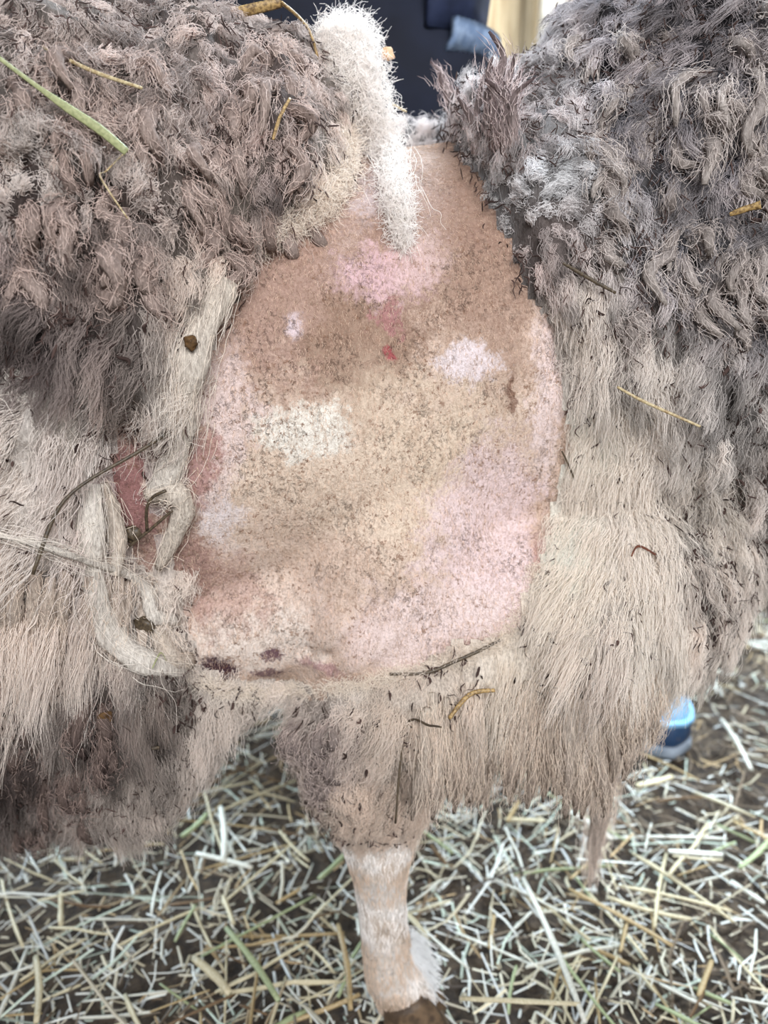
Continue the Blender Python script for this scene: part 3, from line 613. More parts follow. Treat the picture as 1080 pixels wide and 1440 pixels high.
# ---- short stubble on the shorn skin and short hair on the legs
bt = BQ; bc = BV[bt].mean(1); bn = unit(BN[bt].mean(1)); bs = (sd[bt].mean(1) < .012) & (bc[:, 1] < .06)
legsel = (bc[:, 2] < .24) & (bc[:, 2] > .02)
def short(sel_, n, Lr, colf, name, rad, lift, par):
    idx = np.nonzero(sel_)[0]; i = idx[RNG.integers(0, len(idx), n)]; a, b = RNG.random((2, n, 1)); q = BV[bt[i]]
    P = q[:, 0]*(1-a)*(1-b)+q[:, 1]*a*(1-b)+q[:, 2]*a*b+q[:, 3]*(1-a)*b; N = bn[i]
    g = np.array([0, 0, -1.])+RNG.normal(0, .3, (n, 3)); g = unit(g-N*(g*N).sum(1, keepdims=True)); L = RNG.uniform(*Lr, (n, 1, 1)); k = 4; s = np.linspace(0, 1, k)[None, :, None]
    pts = P[:, None]+L*(g[:, None]*s+N[:, None]*lift*s*(1.4-s))
    C = colf(P, n)[:, None]*np.ones((1, k, 1))
    return curves_obj(name, pts, C, np.full((n, k), rad)*(1.1-.7*s[..., 0]), par, M_FIBRE)
short(bs, 26000, (.0012, .0035), lambda P, n: np.array(lin((206, 180, 160)))*RNG.lognormal(-.05, .3, (n, 1)).clip(.3, 1.35), 'stubble', .00010, .3, sheep)
def legcol(P, n):
    t = sst(.4, .62, .5+.5*fbm(P, 26, 77, 3))[:, None]
    return 1.3*(np.array(lin((230, 225, 221)))*(1-t)+np.array(lin((204, 184, 166)))*t)*RNG.lognormal(0, .15, (n, 1)).clip(.5, 1.1)
short(legsel & (bc[:, 0] > -.2), 14000, (.004, .009), legcol, 'leg_hair', .00016, .25, sheep)
# white feathering behind the fetlock
n = 2600; k = 6; s = np.linspace(0, 1, k)[None, :, None]
zz = RNG.uniform(.042, .082, n); base = np.stack([.023+RNG.uniform(-.004, .004, n)-(zz-.06)*.15, -.10+RNG.uniform(-.012, .014, n), zz], 1)
dr = np.stack([RNG.uniform(.3, .75, n), RNG.uniform(-.1, .5, n), RNG.uniform(-1.2, -.6, n)], 1)
curves_obj('fetlock_feather', base[:, None]+dr[:, None]*s*RNG.uniform(.014, .036, (n, 1, 1))+np.cumsum(RNG.normal(0, .0005, (n, k, 3)), 1), np.full((n, k, 3), .86), np.full((n, k), .00022), sheep, M_FIBRE)

# ---- hooves, eyes, ears
M_HOOF = simple('hoof_horn', (70, 56, 44), (104, 84, 64), 120, .55, .001)
for (fx_, fy_) in ((.023, -.107), (-.004, .105), (-.717, -.11), (-.717, .11)):
    for sy in (-1, 1):
        L = smoothpath(np.array([(fx_-.008, fy_+sy*.011, .034, .0115, .018), (fx_-.001, fy_+sy*.0125, .018, .013, .024), (fx_+.004, fy_+sy*.013, .003, .0135, .028), (fx_+.005, fy_+sy*.013, -.004, .0125, .027)]), 8)
        mesh_obj('hoof', *tube(L[:, :3], L[:, 3], L[:, 4], 14, side=(0, 1, 0)), M_HOOF, sheep)
M_EYE = simple('amber_eye', (60, 44, 24), (30, 22, 14), 60, .15, 0, .6); M_EAR = simple('ear_hair', (206, 186, 166), (180, 150, 128), 60, .9)
for sy in (-1, 1):
    bm = bmesh.new(); bmesh.ops.create_uvsphere(bm, u_segments=16, v_segments=10, radius=.012)
    V = np.array([v.co[:] for v in bm.verts])+np.array([.535, sy*.055, .90]); bm.verts.index_update(); Fc = [tuple(v.index for v in f.verts) for f in bm.faces]; bm.free()
    mesh_obj('eye', V, Fc, M_EYE, sheep)
    L = smoothpath(np.array([(.455, sy*.055, .915, .014, .008), (.44, sy*.095, .915, .024, .008), (.43, sy*.13, .90, .02, .006), (.425, sy*.155, .885, .004, .003)]), 10)
    mesh_obj('ear', *tube(L[:, :3], L[:, 3], L[:, 4], 12, side=(1, 0, 0)), M_EAR, sheep)

# ================================================================== PERSON
M_JEAN = NT('navy_denim'); p_ = M_JEAN.n('TexCoord').outputs['Object']
jf = M_JEAN.n('TexWave', {'Vector': p_, 'Scale': 420, 'Distortion': 1.5, 'Detail': 2}).outputs[1]; jn = M_JEAN.noise(p_, 18, 4)
M_JEAN.link(M_JEAN.mix(M_JEAN.math('MULTIPLY', jf, M_JEAN.remap(jn, .3, .7)), lin((14, 18, 32)), lin((26, 33, 54))), M_JEAN.b.inputs['Base Color']); M_JEAN.b.inputs['Roughness'].default_value = .9
M_BAND = simple('faded_denim_band', (112, 132, 162), (146, 164, 190), 90, .85, .001)
M_JACK = simple('navy_jacket', (24, 30, 50), (38, 46, 72), 30, .8, .002)
M_SKIN = simple('hand_skin', (206, 160, 136), (196, 146, 122), 40, .55)
HX, HY = -.075, .44
def limb(rows, n=18, k=26, side=(0, 1, 0)):
    L = smoothpath(np.array(rows, float), k); return tube(L[:, :3], L[:, 3], L[:, 4], n, side=side)
# body: one continuous figure (head, neck, torso, arms, hands, legs inside the clothes)
bodyp = [limb([(HX, HY, .86, .10, .15), (HX, HY+.01, .98, .10, .155), (HX, HY, 1.12, .095, .15), (HX, HY-.02, 1.28, .11, .17), (HX, HY-.03, 1.38, .09, .16), (HX, HY-.04, 1.44, .05, .07), (HX, HY-.06, 1.50, .05, .055), (HX, HY-.075, 1.56, .085, .07), (HX, HY-.08, 1.64, .098, .078), (HX, HY-.075, 1.71, .08, .068), (HX, HY-.07, 1.745, .03, .03)], 20, 40)]
hand_at = {-1: (-.50, .20, .86), 1: (.06, .66, .98)}
for sx_ in (-1, 1):
    hx, hy, hz = hand_at[sx_]
    bodyp.append(limb([(HX+sx_*.13, HY-.02, 1.37, .05, .05), (HX+sx_*.20, HY-.02, 1.33, .052, .052), (HX+sx_*.26, HY-.06, 1.12, .042, .042), (hx*.9+HX*.1, hy+.10, hz+.10, .034, .034), (hx, hy+.02, hz+.03, .024, .03), (hx, hy-.02, hz+.015, .018, .038), (hx, hy-.06, hz, .014, .036)], 14, 26, side=(0, 0, 1)))
    for q in range(4):
        o = (q-1.5)*.018; ln = (.055, .068, .072, .06)[q]
        bodyp.append(limb([(hx+o, hy-.05, hz, .0085, .0085), (hx+o*1.1, hy-.05-ln*.5, hz-.008, .008, .008), (hx+o*1.1, hy-.05-ln, hz-.026, .007, .007)], 8, 8, side=(1, 0, 0)))
    bodyp.append(limb([(hx-sx_*.026, hy-.01, hz+.01, .0105, .0105), (hx-sx_*.05, hy-.04, hz, .0095, .0095), (hx-sx_*.055, hy-.07, hz-.012, .008, .008)], 8, 8, side=(0, 0, 1)))
bodyp += [limb([(HX, HY-.165, 1.615, .012, .010), (HX, HY-.185, 1.595, .014, .013), (HX, HY-.17, 1.58, .008, .01)], 10, 8, side=(1, 0, 0))]
PV, PF = remeshed(bodyp, .0065, 4)
person = mesh_obj('person', PV, PF, M_SKIN)
tag(person, 'person in dark navy trousers and jacket standing close behind the sheep', 'person')
M_HAIR = simple('dark_hair', (46, 34, 26), (70, 52, 40), 90, .6, .004)
hairp = limb([(HX, HY-.06, 1.765, .03, .03), (HX, HY-.065, 1.74, .075, .07), (HX, HY-.05, 1.68, .10, .085), (HX, HY-.03, 1.62, .085, .082), (HX, HY-.01, 1.56, .06, .07), (HX, HY, 1.52, .03, .04)], 20, 20)
mesh_obj('hair', *remeshed([hairp], .008, 4), M_HAIR, person)
for sx_ in (-1, 1):
    bm = bmesh.new(); bmesh.ops.create_uvsphere(bm, u_segments=12, v_segments=8, radius=.012)
    V = np.array([v.co[:] for v in bm.verts])+np.array([HX+sx_*.031, HY-.166, 1.635]); bm.verts.index_update(); Fc = [tuple(v.index for v in f.verts) for f in bm.faces]; bm.free()
    mesh_obj('eye', V, Fc, M_EYE, person)
    mesh_obj('ear', *limb([(HX+sx_*.074, HY-.07, 1.655, .008, .02), (HX+sx_*.085, HY-.065, 1.635, .008, .022), (HX+sx_*.076, HY-.07, 1.605, .007, .012)], 10, 8), M_SKIN, person)
mesh_obj('mouth', *limb([(HX-.024, HY-.163, 1.556, .004, .003), (HX, HY-.170, 1.556, .006, .006), (HX+.024, HY-.163, 1.556, .004, .003)], 8, 8, side=(0, 1, 0)), simple('lip', (170, 96, 88)), person)
FOOT = {1: (.34, .42), -1: (-.40, .40)}
trp = [limb([(HX, HY+.01, 1.0, .125, .178), (HX, HY+.01, .93, .128, .185), (HX, HY+.01, .86, .135, .196), (HX, HY+.01, .80, .13, .19), (HX, HY+.01, .76, .09, .15)], 28, 16)]
for sx_ in (-1, 1):
    fx2, fy2 = FOOT[sx_]
    trp.append(limb([(HX+sx_*.10, HY+.01, .86, .12, .10), (HX+sx_*.13, HY, .74, .105, .095), (HX*.5+fx2*.5+sx_*.03, HY-.02, .50, .078, .076), (fx2*.85+HX*.15, fy2+.05, .30, .068, .066), (fx2, fy2+.07, .12, .062, .062), (fx2, fy2+.07, .055, .066, .064)], 20, 26))
TV, TF = remeshed(trp, .010, 5); TN, _ = vnormals(TV, TF)
TV = TV+TN*(.006*fbm(TV*np.array([1, 1, 2.2]), 12, 91, 3))[:, None]
mesh_obj('trousers', TV, TF, M_JEAN.m, person)
# open jacket: two shells round the hips with a ribbed hem band
def shell(z0, z1, a0, a1, rx, ry, thick, bul, na=26, nz=8):
    V, Fc = [], []
    for lay in (0, 1):
        for j in range(nz):
            t = j/(nz-1); z = z0+(z1-z0)*t; bb = bul*math.sin(min(1, t*2.2)*math.pi/2)
            for i in range(na):
                a = a0+(a1-a0)*i/(na-1); rb = .0016*math.sin(i*2.6) if z1-z0 < .05 else .003*math.sin(a*9+t*3)
                r = bb+rb+(thick if lay else 0); V.append((HX+(rx+r)*math.cos(a), HY+(ry+r)*math.sin(a), z))
    def id_(l, j, i): return l*na*nz+j*na+i
    for j in range(nz-1):
        for i in range(na-1):
            Fc += [(id_(1, j, i), id_(1, j, i+1), id_(1, j+1, i+1), id_(1, j+1, i)), (id_(0, j, i), id_(0, j+1, i), id_(0, j+1, i+1), id_(0, j, i+1))]
    for i in range(na-1):
        for j in (0, nz-1): Fc.append((id_(0, j, i), id_(0, j, i+1), id_(1, j, i+1), id_(1, j, i)))
    for j in range(nz-1):
        for i in (0, na-1): Fc.append((id_(0, j, i), id_(1, j, i), id_(1, j+1, i), id_(0, j+1, i)))
    return np.array(V), Fc
jack = mesh_obj('jacket', *shell(.866, 1.40, math.radians(-50), math.radians(232), .186, .135, .008, .016, 60, 20), M_JACK, person)
for sx_ in (-1, 1):
    hx, hy, hz = hand_at[sx_]
    mesh_obj('sleeve', *limb([(HX+sx_*.13, HY-.02, 1.38, .06, .06), (HX+sx_*.20, HY-.02, 1.34, .066, .066), (HX+sx_*.26, HY-.06, 1.12, .056, .056), (hx*.9+HX*.1, hy+.10, hz+.10, .046, .046), (hx, hy+.04, hz+.045, .042, .042)], 16, 24, side=(0, 0, 1)), M_JACK, jack)
band = mesh_obj('hem_band', *shell(.844, .874, math.radians(-44), math.radians(-2), .192, .142, .008, .012, 40, 6), M_BAND, jack)
# ---- shoes (blue rubber clogs)
M_SHOE = simple('blue_rubber', (112, 160, 196), (130, 176, 208), 14, .45, 0, .5); M_SHOE2 = simple('navy_rubber', (26, 52, 84), (34, 66, 100), 14, .45, 0, .5); M_SOLE = simple('pale_sole', (150, 160, 172), (120, 130, 142), 40, .7)
def shoe(cx, cy, ang):
    V0 = [] ; M = Matrix.Translation((cx, cy, 0)) @ Matrix.Rotation(ang, 4, 'Z')
    def prof(t):   # half width along length t (0 heel, 1 toe)
        return .034+.012*math.sin(min(1, t*1.1)*math.pi*.9) if t < .75 else .0455*math.sqrt(max(0, 1-((t-.72)/.30)**2))
    def ring(t, z, sc):
        return prof(t)*sc
    def body(levels, n=36):
        V, Fc = [], []
        for (z, sc, ln) in levels:
            for i in range(n):
                a = i*2*math.pi/n; t = .5-.5*math.cos(a); w = max(prof(t), .006)*sc*(1 if math.sin(a) >= 0 else -1)*min(1, abs(math.sin(a))*2.2)
                V.append((w, -(t-.35)*.285*ln, z))
        m = len(levels)
        for j in range(m-1):
            for i in range(n): Fc.append((j*n+i, j*n+(i+1) % n, (j+1)*n+(i+1) % n, (j+1)*n+i))
        Fc.append(tuple(range(n))[::-1]); Fc.append(tuple((m-1)*n+i for i in range(n)))
        return np.array([(M @ Vector(v))[:] for v in V]), Fc
    s = mesh_obj('sole_rim', *body([(.004, 1.03, 1.02), (.010, 1.07, 1.035), (.018, 1.07, 1.035), (.022, 1.03, 1.02)]), M_SOLE, person)
    lw = mesh_obj('shoe', *body([(.018, 1.02, 1.015), (.032, 1.04, 1.02), (.046, 1.02, 1.01), (.052, .97, .99)]), M_SHOE2, person)
    s.parent = lw
    def upper():
        V, Fc = body([(.048, .99, 1.0), (.056, 1.0, 1.0), (.064, .95, .985), (.078, .86, .94), (.090, .70, .84), (.097, .5, .66), (.100, .25, .4)]); return V, Fc
    mesh_obj('shoe_upper', *upper(), M_SHOE, lw)
    L = [(prof(t)*1.0*sg, -(t-.35)*.285, .055) for sg, ts in ((1, np.linspace(.3, 1.0, 14)), (-1, np.linspace(1.0, .3, 14))) for t in ts]
    L = np.array([(M @ Vector(v))[:] for v in L]); mesh_obj('shoe_welt', *tube(smoothpath(L, 40), np.full(40, .0045), None, 8, side=(0, 0, 1)), M_SHOE, lw)
shoe(.35, .455, math.radians(8)); shoe(FOOT[-1][0], FOOT[-1][1]+.03, math.radians(-10))

# ================================================================== STRAW
def straw_mat(name, c, c2):
    k = NT(name); p = k.n('TexCoord').outputs['Object']; oi = k.n('ObjectInfo').outputs['Random']
    at = k.n('Attribute', attribute_name='col').outputs['Color']
    f = k.noise(k.n('Mapping', {'Vector': p, 'Scale': (600, 600, 600)}).outputs[0], 1, 3)
    cc = k.mix(k.remap(f, .3, .7), lin(c), lin(c2)); cc = k.mix(1.0, cc, (.86, .86, .84), 'MULTIPLY'); k.link(cc, k.b.inputs['Base Color']); k.b.inputs['Roughness'].default_value = .5; k.b.inputs['Specular IOR Level'].default_value = .4
    return k.m
STRAW = [straw_mat('straw_bleached', (218, 217, 209), (190, 187, 174)), straw_mat('straw_cream', (210, 200, 172), (182, 168, 136)), straw_mat('straw_golden', (186, 164, 122), (150, 126, 90)), straw_mat('straw_green', (170, 178, 140), (140, 150, 112)), straw_mat('straw_brown', (118, 92, 64), (88, 68, 48))]
LABS = ['bleached white straw stalk lying loose in the stable bedding', 'cream straw stalk lying loose in the stable bedding', 'golden straw stalk lying loose in the stable bedding', 'greenish straw stalk lying loose in the stable bedding', 'brown weathered straw stalk lying loose in the stable bedding']
GRPS = ['loose bleached straw', 'loose cream straw', 'loose golden straw', 'loose greenish straw', 'loose brown straw']
k_ = NT('straw_litter'); at_ = k_.n('Attribute', attribute_name='col').outputs['Color']; k_.link(at_, k_.b.inputs['Base Color']); k_.b.inputs['Roughness'].default_value = .55; M_LIT = k_.m
def floor_pt(n, near=False):
    """random spots over the bedding, spread evenly as the standing eye sees it"""
    out = []
    while len(out) < n:
        x = random.uniform(-1.3, 1.5); y = random.uniform(-.42, 2.4)
        d = math.hypot(x, y+.64)
        if random.random() < min(1, (.75/d)**(1.6 if near else 1.0)): out.append((x, y))
    return np.array(out)
# bulk litter: thousands of stalks and chaff joined as one
def litter(n, Lr, Wr, zr, tilt):
    P = floor_pt(n); a = RNG.uniform(0, np.pi*2, n); L = RNG.lognormal(math.log(Lr), .5, n).clip(Lr*.3, Lr*3); W = RNG.uniform(Wr*.6, Wr*1.3, n)
    tl = RNG.normal(0, tilt, n); d = np.stack([np.cos(a)*np.cos(tl), np.sin(a)*np.cos(tl), np.sin(tl)], 1)
    e1 = unit(np.cross(d, [0, 0, 1.])); e2 = np.cross(e1, d)
    z = ground_h(P[:, 0], P[:, 1])+RNG.uniform(*zr, n)+np.abs(np.sin(tl))*L*.4
    c = np.stack([P[:, 0], P[:, 1], z], 1); bend = RNG.normal(0, .06, (n, 1))*L[:, None]
    rings = []
    for t in (-.5, 0., .5):
        q = c+d*(L*t)[:, None]+e1*bend*(1-4*t*t)
        ww = W*(1. if t == 0 else .85)
        rings.append(np.stack([q+e1*ww[:, None]*.5, q+e2*ww[:, None]*.3, q-e1*ww[:, None]*.5, q-e2*ww[:, None]*.3], 1))
    V = np.stack(rings, 1).reshape(-1, 3)
    o = (np.arange(n)*12)[:, None, None]
    fq = [[r*4+j, r*4+(j+1) % 4, (r+1)*4+(j+1) % 4, (r+1)*4+j] for r in (0, 1) for j in range(4)]+[[3, 2, 1, 0], [8, 9, 10, 11]]
    Fq = (o+np.array(fq)[None]).reshape(-1, 4)
    pal = np.array([lin(x) for x in [(228, 228, 220), (218, 210, 188), (202, 190, 162), (188, 198, 182), (118, 102, 84), (72, 60, 52), (176, 150, 112), (210, 212, 210)]])
    patch = fbm(np.c_[P, np.zeros(n)], 3.5, 61, 2)
    w = np.array([.22, .20, .13, .1, .12, .09, .07, .07]); ci = RNG.choice(8, n, p=w)
    darkp = (patch < -.35) & (RNG.random(n) < .75); ci = np.where(darkp, RNG.choice([4, 5, 6], n), ci)
    rt = sst(.05, .5, P[:, 0])*(RNG.random(n) < .28); ci = np.where(rt > RNG.random(n), 4, ci)
    c = pal[ci]*.74*RNG.lognormal(0, .17, (n, 1)); return V, Fq, np.repeat(np.clip(c, 0, .9), 12, 0)
Vs, Fs, Cs, o = [], [], [], 0
for args in ((17000, .026, .0021, (-.002, .016), .25), (15000, .012, .0022, (0, .018), .35), (5200, .04, .0026, (.006, .026), .2)):
    V, f, c = litter(*args); Vs.append(V); Fs.append(f+o); Cs.append(c); o += len(V)
lit = mesh_obj('straw_litter', np.concatenate(Vs), np.concatenate(Fs), M_LIT, smooth=False, col=np.concatenate(Cs)); lit['kind'] = 'stuff'
tag(lit, 'trampled straw bedding of short stalks and chaff covering the stable floor', None)
# stalks one can pick out
def stalk_mesh(L, r, bend, mat, kink=0., flat=.6, node=True, n=7, segs=9):
    t = np.linspace(-.5, .5, segs); P = np.stack([t*L, bend*L*(1-4*t*t)+np.where(t > .1, (t-.1)*kink*L, 0), np.zeros(segs)], 1)
    R = np.full(segs, r); R[0] *= .85; R[-1] *= .8
    if node: R[segs*2//3] *= 1.25
    V, Fc = tube(P, R, R*flat, n, side=(0, 1, 0))
    me = bpy.data.meshes.new('straw_stalk'); me.from_pydata(V.tolist(), [], Fc); me.polygons.foreach_set('use_smooth', np.ones(len(me.polygons), bool)); me.materials.append(mat); return me
VAR = [[stalk_mesh(L, r, b, m, kk) for (L, r, b, kk) in ((.07, .0022, .02, 0), (.10, .0026, -.03, 0), (.13, .0026, .03, .25), (.16, .0024, .015, 0), (.055, .0032, 0, 0))] for m in STRAW]
fp = []
tries = 0
def visible_floor(p):
    v = np.array([p[0], p[1], .02])-EYE; dz = v@FWD; px = 540+F*(v@RGT)/dz; py = 720-F*(v@UPV)/dz
    if not (-30 < px < 1110 and 700 < py < 1470): return False
    L_ = np.linalg.norm(v); r = fl_bvh.ray_cast(Vector(EYE), Vector(v/L_), L_); return r[0] is None
while len(fp) < 225 and tries < 40000:
    tries += 1; x = random.uniform(-.9, 1.1); y = random.uniform(-.35, 1.0)
    if random.random() > min(1, (.62/math.hypot(x, y+.64))**2): continue
    if math.hypot(x-.03, y+.107) < .07 or math.hypot(x-.37, y-.37) < .12: continue
    if visible_floor((x, y)): fp.append((x, y))
for i, (x, y) in enumerate(fp):
    ci = random.choices(range(5), (.34, .3, .16, .1, .1))[0]; me = random.choice(VAR[ci])
    ob = link(bpy.data.objects.new('straw_stalk', me)); ob.location = (x, y, float(ground_h(x, y))+random.uniform(.018, .032))
    ob.rotation_euler = (random.uniform(0, 6.28), random.gauss(0, .10), random.uniform(0, 6.28)); s_ = random.uniform(.45, .85); ob.scale = (s_, s_, s_)
    ln = max(v.co.x for v in me.vertices)*2*s_; sz_ = 'long' if ln > .075 else ('short' if ln < .045 else 'middling')
    zone = ('in the bedding under the belly' if y > .05 else 'at the near edge of the bedding behind the hoof') if x < -.06 else ('in the bedding close round the white leg' if x < .10 else ('in the bedding beyond the neck near the blue shoe' if y > .22 else 'in the bedding ahead of the white leg'))
    cn = ('bleached white', 'cream', 'golden', 'greenish', 'weathered brown')[ci]
    tag(ob, f'loose {sz_} {cn} straw stalk {zone}', 'straw', f'{sz_} {cn} straw {zone}')

# stalks that stand out, each told apart by its look and place
for (x0, y0, x1, y1, w, ci, lab) in (
    (735, 1235, 822, 1438, 8, 0, 'longest thin bleached straw stalk, slanting over the bedding well beside the white leg'),
    (646, 1404, 815, 1412, 8, 1, 'cream straw stalk lying crosswise right beside the hoof'),
    (940, 1197, 1016, 1202, 9, 0, 'short thick white straw stalk lying crosswise below the blue shoe'),
    (272, 1347, 322, 1397, 12, 1, 'thick yellowish straw stalk at the near edge of the bedding, behind the hoof'),
    (318, 1305, 391, 1407, 9, 3, 'long pale green straw stalk slanting towards the hoof from the belly side'),
    (255, 1176, 290, 1144, 9, 3, 'short pale green straw stalk just below the edge of the belly wool'),
    (448, 1236, 496, 1186, 9, 3, 'pale green straw stalk leaning towards the upper part of the white leg'),
    (310, 1135, 313, 1212, 9, 0, 'white straw stalk pointing straight at the viewer in the gap under the belly'),
    (276, 1200, 354, 1220, 9, 0, 'slightly bent white straw stalk lying crosswise in the gap under the belly'),
    (872, 958, 935, 978, 10, 1, 'cream straw stalk whose end touches the chest wool beside the blue shoe'),
    (1015, 1012, 1056, 1082, 9, 0, 'white straw stalk slanting away beside the toe of the blue shoe'),
    (50, 1345, 50, 1438, 9, 1, 'cream straw stalk pointing straight at the viewer, farthest from the leg'),
    (1040, 1220, 1082, 1180, 8, 3, 'greenish straw stalk at the edge of the view below the neck'),
    (475, 1300, 492, 1420, 8, 2, 'golden straw stalk standing steeply right behind the white leg'),
    (800, 1140, 860, 1180, 10, 0, 'white straw stalk close behind the long hanging lock of wool'),
    (895, 1105, 945, 1092, 11, 1, 'stout cream straw stalk in the dark patch below the blue shoe'),
    (800, 1250, 945, 1330, 7, 2, 'golden straw stalk lying over the dark hollow in the bedding'),
    (560, 1275, 600, 1320, 8, 1, 'cream straw stalk leaning just in front of the white leg')):
    a = at_z(x0, y0, .036); b = at_z(x1, y1, .040); r = w*.5*np.linalg.norm(a-EYE)/F*.85
    P = np.linspace(0, 1, 9)[:, None]*(b-a)+a; P[:, 0] += .003*np.sin(np.linspace(0, 3, 9))
    ob = mesh_obj('straw_stalk', *tube(P, r*np.array([.8, 1, 1, 1, 1.2, 1, 1, .9, .75]), r*.6*np.ones(9), 8), STRAW[ci]); tag(ob, lab, 'straw', 'straw stalks that stand out')

# ---- straw, twigs and crumbs caught in the fleece, each a thing of its own
M_GOLD = straw_mat('gold_straw', (188, 156, 102), (104, 78, 46)); M_GREEN = straw_mat('green_blade', (166, 168, 124), (138, 142, 100)); M_TWIG = straw_mat('grey_twig', (98, 84, 66), (60, 50, 40)); M_PALE = straw_mat('pale_straw', (206, 190, 152), (150, 124, 86)); M_DUNG = simple('dung_crumb', (96, 70, 40), (62, 44, 26), 300, .8, .001)
def caught(name, label, cat, line, w, mat, lift=.006, flat=.5, parts=None, k=16, taper=(.8, 1, 1, .8), bvh=fl_bvh, stiff=True, ypl=None):
    Q = np.array([on(x, y, lift, bvh) for x, y in line]); r = pxr(w, *line[0])
    if stiff:   # a stiff stalk bridges the hollows: its points keep to a straight line in depth
        dist = np.linalg.norm(Q-EYE, axis=1); t_ = np.linspace(0, 1, len(Q)); A = np.polyfit(t_, dist, 1); fit = np.polyval(A, t_); fit -= max(0, (fit-dist).max()*.7)
        Q = EYE+unit(Q-EYE)*fit[:, None]
    if ypl is not None: Q = np.array([at_y(x, y, ypl) for x, y in line])
    P = smoothpath(Q, k)
    R = np.interp(np.linspace(0, 1, k), np.linspace(0, 1, len(taper)), taper)*r*.68
    view = unit(EYE-P.mean(0)); side = np.cross(P[-1]-P[0], view); side = side/np.linalg.norm(side)
    ob = mesh_obj(name, *tube(P, R, R*flat, 8, side=side), mat); tag(ob, label, cat); return ob
a = caught('straw_stalk', 'folded golden straw stalk lying on top of the fleece at the back edge', 'straw', [(308, 24), (350, 14), (396, 4)], 18, M_GOLD, .024, .3, ypl=-.07)
P = [at_y(396, 4, -.07), at_y(418, 22, -.07), at_y(436, 45, -.072), at_y(447, 82, -.075)]
mesh_obj('bent_end', *tube(smoothpath(P, 12), np.linspace(.003, .0014, 12), np.linspace(.0012, .0008, 12), 8), M_GOLD, a)
b = caught('grass_stalk', 'flat grey-green grass blade with a broad end on the upper fleece', 'grass blade', [(-10, 75), (50, 120), (95, 152), (140, 182), (178, 214)], 14, M_GREEN, .022, .2, taper=(.45, .5, 1, 1.1, .9))
caught('straw_stalk', 'thin cream straw with brown root end lying on the upper fleece above the green blade', 'straw', [(60, 66), (100, 86), (140, 104), (200, 124)], 6, M_PALE, .022)
caught('straw_stalk', 'fine bent straw thread below the tip of the green blade', 'straw', [(176, 214), (150, 240), (142, 250), (180, 308)], 3.5, M_PALE, .018)
caught('straw_stalk', 'short tan straw sliver stuck upright in the brown fleece near the white tuft', 'straw', [(408, 138), (394, 164), (384, 196)], 6, M_GOLD, .018)
caught('straw_chip', 'short yellow straw chip lodged in the grey curls of the neck', 'straw', [(1026, 302), (1048, 294), (1070, 288)], 11, M_GOLD, .024, .5, taper=(.6, 1, 1, 1.4))
caught('twig', 'straight dark brown twig lying at the edge of the grey neck wool', 'twig', [(792, 370), (826, 390), (866, 412)], 7, M_TWIG, .014)
caught('straw_stalk', 'thin pale straw with a bright node slanting across the cream neck wool', 'straw', [(868, 544), (900, 562), (935, 578), (985, 600)], 6, M_PALE, .016)
caught('twig', 'short thin brown twig on the cream wool beside the shorn skin', 'twig', [(790, 634), (800, 655), (808, 675)], 4, M_TWIG, .006)
caught('twig', 'long curved grey twig crossing the matted wool beside the bare red skin', 'twig', [(240, 606), (190, 638), (130, 672), (92, 702), (70, 740), (46, 808)], 7.5, M_TWIG, .016, .8, taper=(1, .9, .8, .9, 1.1, .9))
t_ = caught('twig', 'small forked dark twig sticking out of the pale wool rope', 'twig', [(182, 768), (212, 744), (242, 718)], 6, M_TWIG, .016, .8)
mesh_obj('twig_fork', *tube(smoothpath([on(207, 748, .016), on(206, 718, .02), on(214, 700, .02), on(233, 690, .02)], 10), np.full(10, .0010), None, 6), M_TWIG, t_)
caught('stem', 'thin dry brown stem pressed along the lower edge of the shorn skin', 'stem', [(548, 948), (600, 946), (640, 930), (672, 916), (704, 900)], 7, M_TWIG, .004, .8)
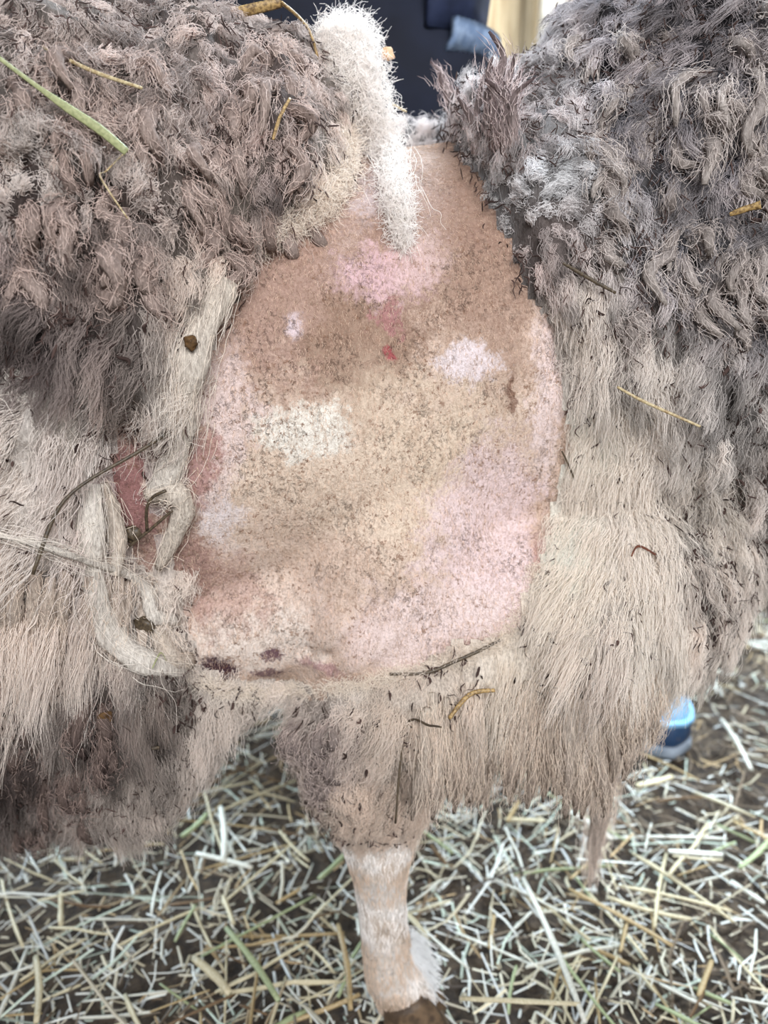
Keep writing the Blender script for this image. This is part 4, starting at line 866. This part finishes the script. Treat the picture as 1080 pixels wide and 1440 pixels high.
caught('straw_stalk', 'short golden straw hanging in the combed wool under the chest', 'straw', [(722, 1046), (712, 1068), (700, 1096)], 9, M_GOLD, .012)
tw = caught('twig', 'thin branched twig hanging in the wool above the white leg', 'twig', [(556, 1158), (600, 1156), (632, 1168), (660, 1178)], 4.5, M_TWIG, .010, .9)
caught('twig', 'thin dark twig poking out under the dark belly wool', 'twig', [(140, 1170), (160, 1186), (178, 1200)], 6, M_TWIG, .02)
caught('leaf_fragment', 'small reddish brown leaf scrap in the wool at the chest', 'leaf', [(888, 782), (898, 768), (922, 780)], 5, simple('red_leaf', (112, 66, 46), (84, 48, 36), 200, .7), .014)
caught('grass_stalk', 'hair-thin yellow stem caught at the lower tip of the pale wool rope', 'stem', [(214, 940), (226, 918), (234, 930)], 3, M_GREEN, .012)
caught('straw_stalk', 'tiny white straw sticking out from the side of the white tuft', 'straw', [(552, 146), (562, 152), (572, 157)], 5, M_PALE, .03, ypl=-.055)
def crumb(name, label, px, py, w, mat, lift=.004, bvh=fl_bvh, ypl=None):
    p = on(px, py, lift, bvh) if ypl is None else at_y(px, py, ypl); r = pxr(w, px, py)
    bm = bmesh.new(); bmesh.ops.create_icosphere(bm, subdivisions=3, radius=r)
    V = np.array([v.co[:] for v in bm.verts]); V = V*(1+.45*fbm(V/r, 1.3, int(px), 3))[:, None]*np.array([1, .6, .9])+p
    bm.verts.index_update(); Fc = [tuple(v.index for v in f.verts) for f in bm.faces]; bm.free()
    tag(mesh_obj(name, V, Fc, mat), label, 'crumb')
crumb('dung_crumb', 'dark olive crumb on the pale wool strip beside the shorn patch', 268, 482, 20, M_DUNG, .014)
crumb('dung_crumb', 'rusty brown crumb on the grey wool of the lower belly', 148, 1009, 22, M_DUNG, .01)
crumb('dung_crumb', 'black crumb beside the forked twig in the bare red gap', 184, 752, 22, M_TWIG, .012)
crumb('dung_crumb', 'dark crumbly clot between the two pale wool ropes', 203, 880, 26, M_TWIG, .012)
crumb('chaff_flake', 'pale peach flake on the outer edge of the white tuft', 546, 75, 18, simple('peach_flake', (222, 184, 150), (200, 160, 124), 200, .7), .03, ypl=-.045)
